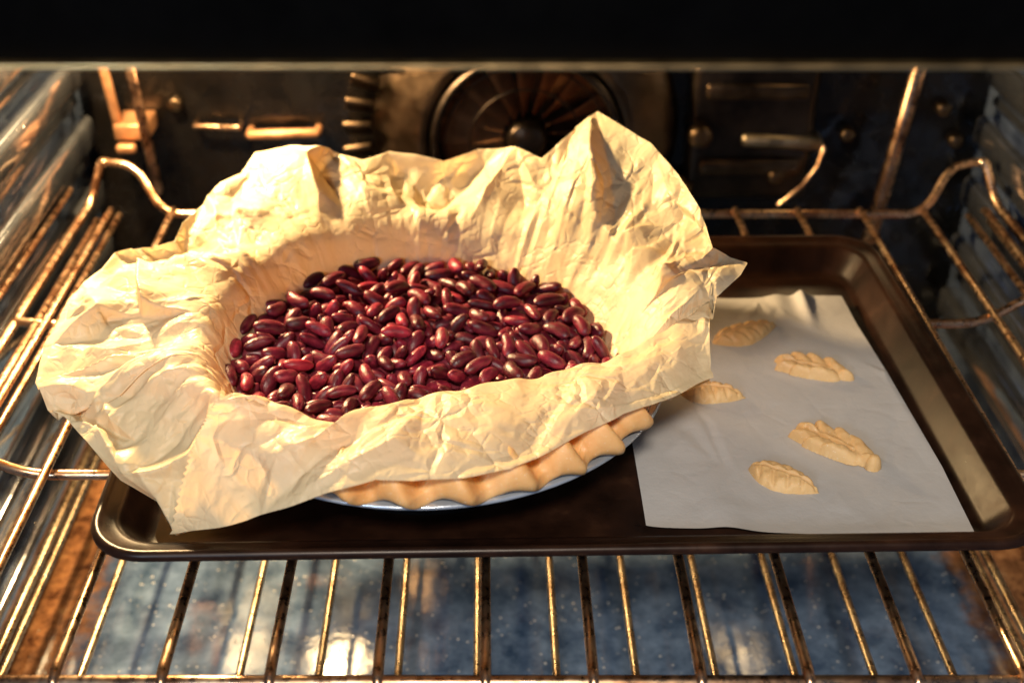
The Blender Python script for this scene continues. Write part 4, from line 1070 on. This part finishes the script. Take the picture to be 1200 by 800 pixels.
# ------------------------------------------------------------------ pastry leaves
def leaf(p0, p1, width, kind, label, seed, zbase=.0040):
    """raw dough leaf as a pressed relief: outline, midrib and side veins (plain) or overlapping snipped lobes (lobed)"""
    a_, b_ = at(*p0, zbase), at(*p1, zbase)
    ax = b_ - a_
    Ln = ax.length
    t = empty('pastry_leaf', (a_ + b_) / 2, label, 'pastry leaf', 'pastry leaves on the parchment')
    t.rotation_euler = (0, 0, math.atan2(ax.y, ax.x))
    g = np.random.default_rng(seed)
    st = .0004
    nx_, ny_ = int(Ln / st * 1.16), int(width / st * 1.5)
    X, Y = np.meshgrid((np.arange(nx_) - (nx_ - 1) / 2) * st, (np.arange(ny_) - (ny_ - 1) / 2) * st, indexing='ij')
    Y = Y - .0012 * np.cos(X / Ln * 3)
    u = X / Ln + .5
    hw = width / 2
    def dome(d2, H):
        return H * np.clip(1 - d2, 0, 1) ** .5
    if kind == 'plain':
        env = np.sin(np.pi * np.clip(u, 0, 1) ** g.uniform(.72, .85)) ** .95
        side = np.sign(Y)
        k = (u * 5.2 + .55 * np.abs(Y) / hw * -1 + .13 * side + g.uniform(0, 1)) % 1
        w_ = hw * env * (1 + .05 * np.abs(np.sin(np.pi * k)) - .03) + 1e-6
        v = np.abs(Y) / w_
        h = dome(v ** 2.2, .0078) * np.clip(env * 1.5, 0, 1) ** .5
        deep = g.uniform(1.1, 1.5)
        gr = np.exp(-(Y / .0009) ** 2) * .0019 + np.exp(-((k - .5) / .15) ** 2) * .0011 * sstep(.08, .3, v) * sstep(1.05, .75, v)
        h = np.where(h > 0, np.maximum(h - deep * gr, h * .3), 0)
        h = np.where((u > 0) & (u < 1), h, 0)
    else:
        h = np.zeros(X.shape)
        # blunt spine, thicker towards the stem
        sp_ = ((X - Ln * .02) / (Ln * .47)) ** 2 + (Y / (hw * .42)) ** 2
        h = np.maximum(h, dome(sp_, .0056))
        nl = 3
        for i in range(nl):
            for s_ in (-1, 1):
                cx = Ln * (-.27 + .205 * i + (.085 if s_ > 0 else 0)) + g.normal(0, .0006)
                L_, W_l = Ln * g.uniform(.20, .235), hw * g.uniform(.34, .40)
                cy_ = s_ * hw * (.31 + .17 * math.sin(math.pi * (i + .6) / nl))
                th = math.pi - s_ * g.uniform(.38, .58)
                dx, dy = X - cx, Y - cy_
                a1 = dx * math.cos(th) + dy * math.sin(th)
                b1 = -dx * math.sin(th) + dy * math.cos(th)
                W2 = W_l * (1 - .62 * np.clip(a1 / L_, -1, 1))
                d2 = np.abs(a1 / L_) ** 2.4 + np.abs(b1 / W2) ** 2.2
                h = np.maximum(h, dome(d2, .0062 + .0018 * i / nl) * (1 + .34 * np.clip(a1 / L_, -1, 1)))
        tipd = np.abs((X + Ln * .36) / (Ln * .16)) ** 1.5 + np.abs((Y - .001) / (hw * .36)) ** 1.5
        h = np.maximum(h, dome(tipd, .0070))
        stem = ((X - Ln * .40) / (Ln * .12)) ** 2 + (Y / (hw * .27)) ** 2
        h = np.maximum(h, dome(stem, .0066))
        if kind == 'knobbed':
            h = np.maximum(h, dome(((X - Ln * .455) / .0042) ** 2 + (Y / .0048) ** 2, .0082))
        gr = np.exp(-((Y + .0008) / .0010) ** 2) * .0020 * (u > .10) * (u < .72)
        h = np.where(h > 0, np.maximum(h - gr, h * .4), 0)
    # soften the pressed creases a little
    for _ in range(1):
        q = h.copy()
        q[1:-1, 1:-1] = (h[1:-1, 1:-1] * 4 + h[2:, 1:-1] + h[:-2, 1:-1] + h[1:-1, 2:] + h[1:-1, :-2]) / 8
        h = np.where(h > 0, q, 0)
    h = h * (1 + .05 * np.sin(X * 700 + seed) * np.sin(Y * 900 + seed))
    idx = -np.ones(h.shape, int)
    on = h > 0
    keepv = on.copy()
    keepv[1:] |= on[:-1]; keepv[:-1] |= on[1:]; keepv[:, 1:] |= on[:, :-1]; keepv[:, :-1] |= on[:, 1:]
    keepv[1:, 1:] |= on[:-1, :-1]; keepv[:-1, :-1] |= on[1:, 1:]; keepv[1:, :-1] |= on[:-1, 1:]; keepv[:-1, 1:] |= on[1:, :-1]
    idx[keepv] = np.arange(keepv.sum())
    V = np.stack([X, Y, h], -1)[keepv]
    fs = np.stack([idx[:-1, :-1], idx[1:, :-1], idx[1:, 1:], idx[:-1, 1:]], -1).reshape(-1, 4)
    any_on = (on[:-1, :-1] | on[1:, :-1] | on[1:, 1:] | on[:-1, 1:]).ravel()
    fs = fs[any_on & (fs >= 0).all(1)]
    n0 = len(V)
    V = np.vstack([V, V * (1, 1, 0) - (0, 0, .0004)])
    fs = np.vstack([fs, fs[:, ::-1] + n0])
    me = bpy.data.meshes.new('dough')
    me.from_pydata(V.tolist(), [], fs.tolist())
    me.update()
    link_mesh('dough', me, M['leaf'], t)
    return t
leaf((835, 404), (913, 382), .021, 'plain', 'smooth veined pastry leaf nearest the back edge of the white parchment', 1)
leaf((909, 424), (999, 446), .024, 'lobed', 'lobed pastry leaf in the upper right, second from the back', 2)
leaf((796, 460), (874, 466), .021, 'plain', 'veined pastry leaf partly hidden under the corner of the cream parchment', 3)
leaf((934, 502), (1027, 549), .027, 'knobbed', 'lobed pastry leaf with a round stem knob at its right end', 4)
leaf((876, 550), (961, 579), .022, 'plain', 'deeply veined pastry leaf nearest the front edge of the white parchment', 5)
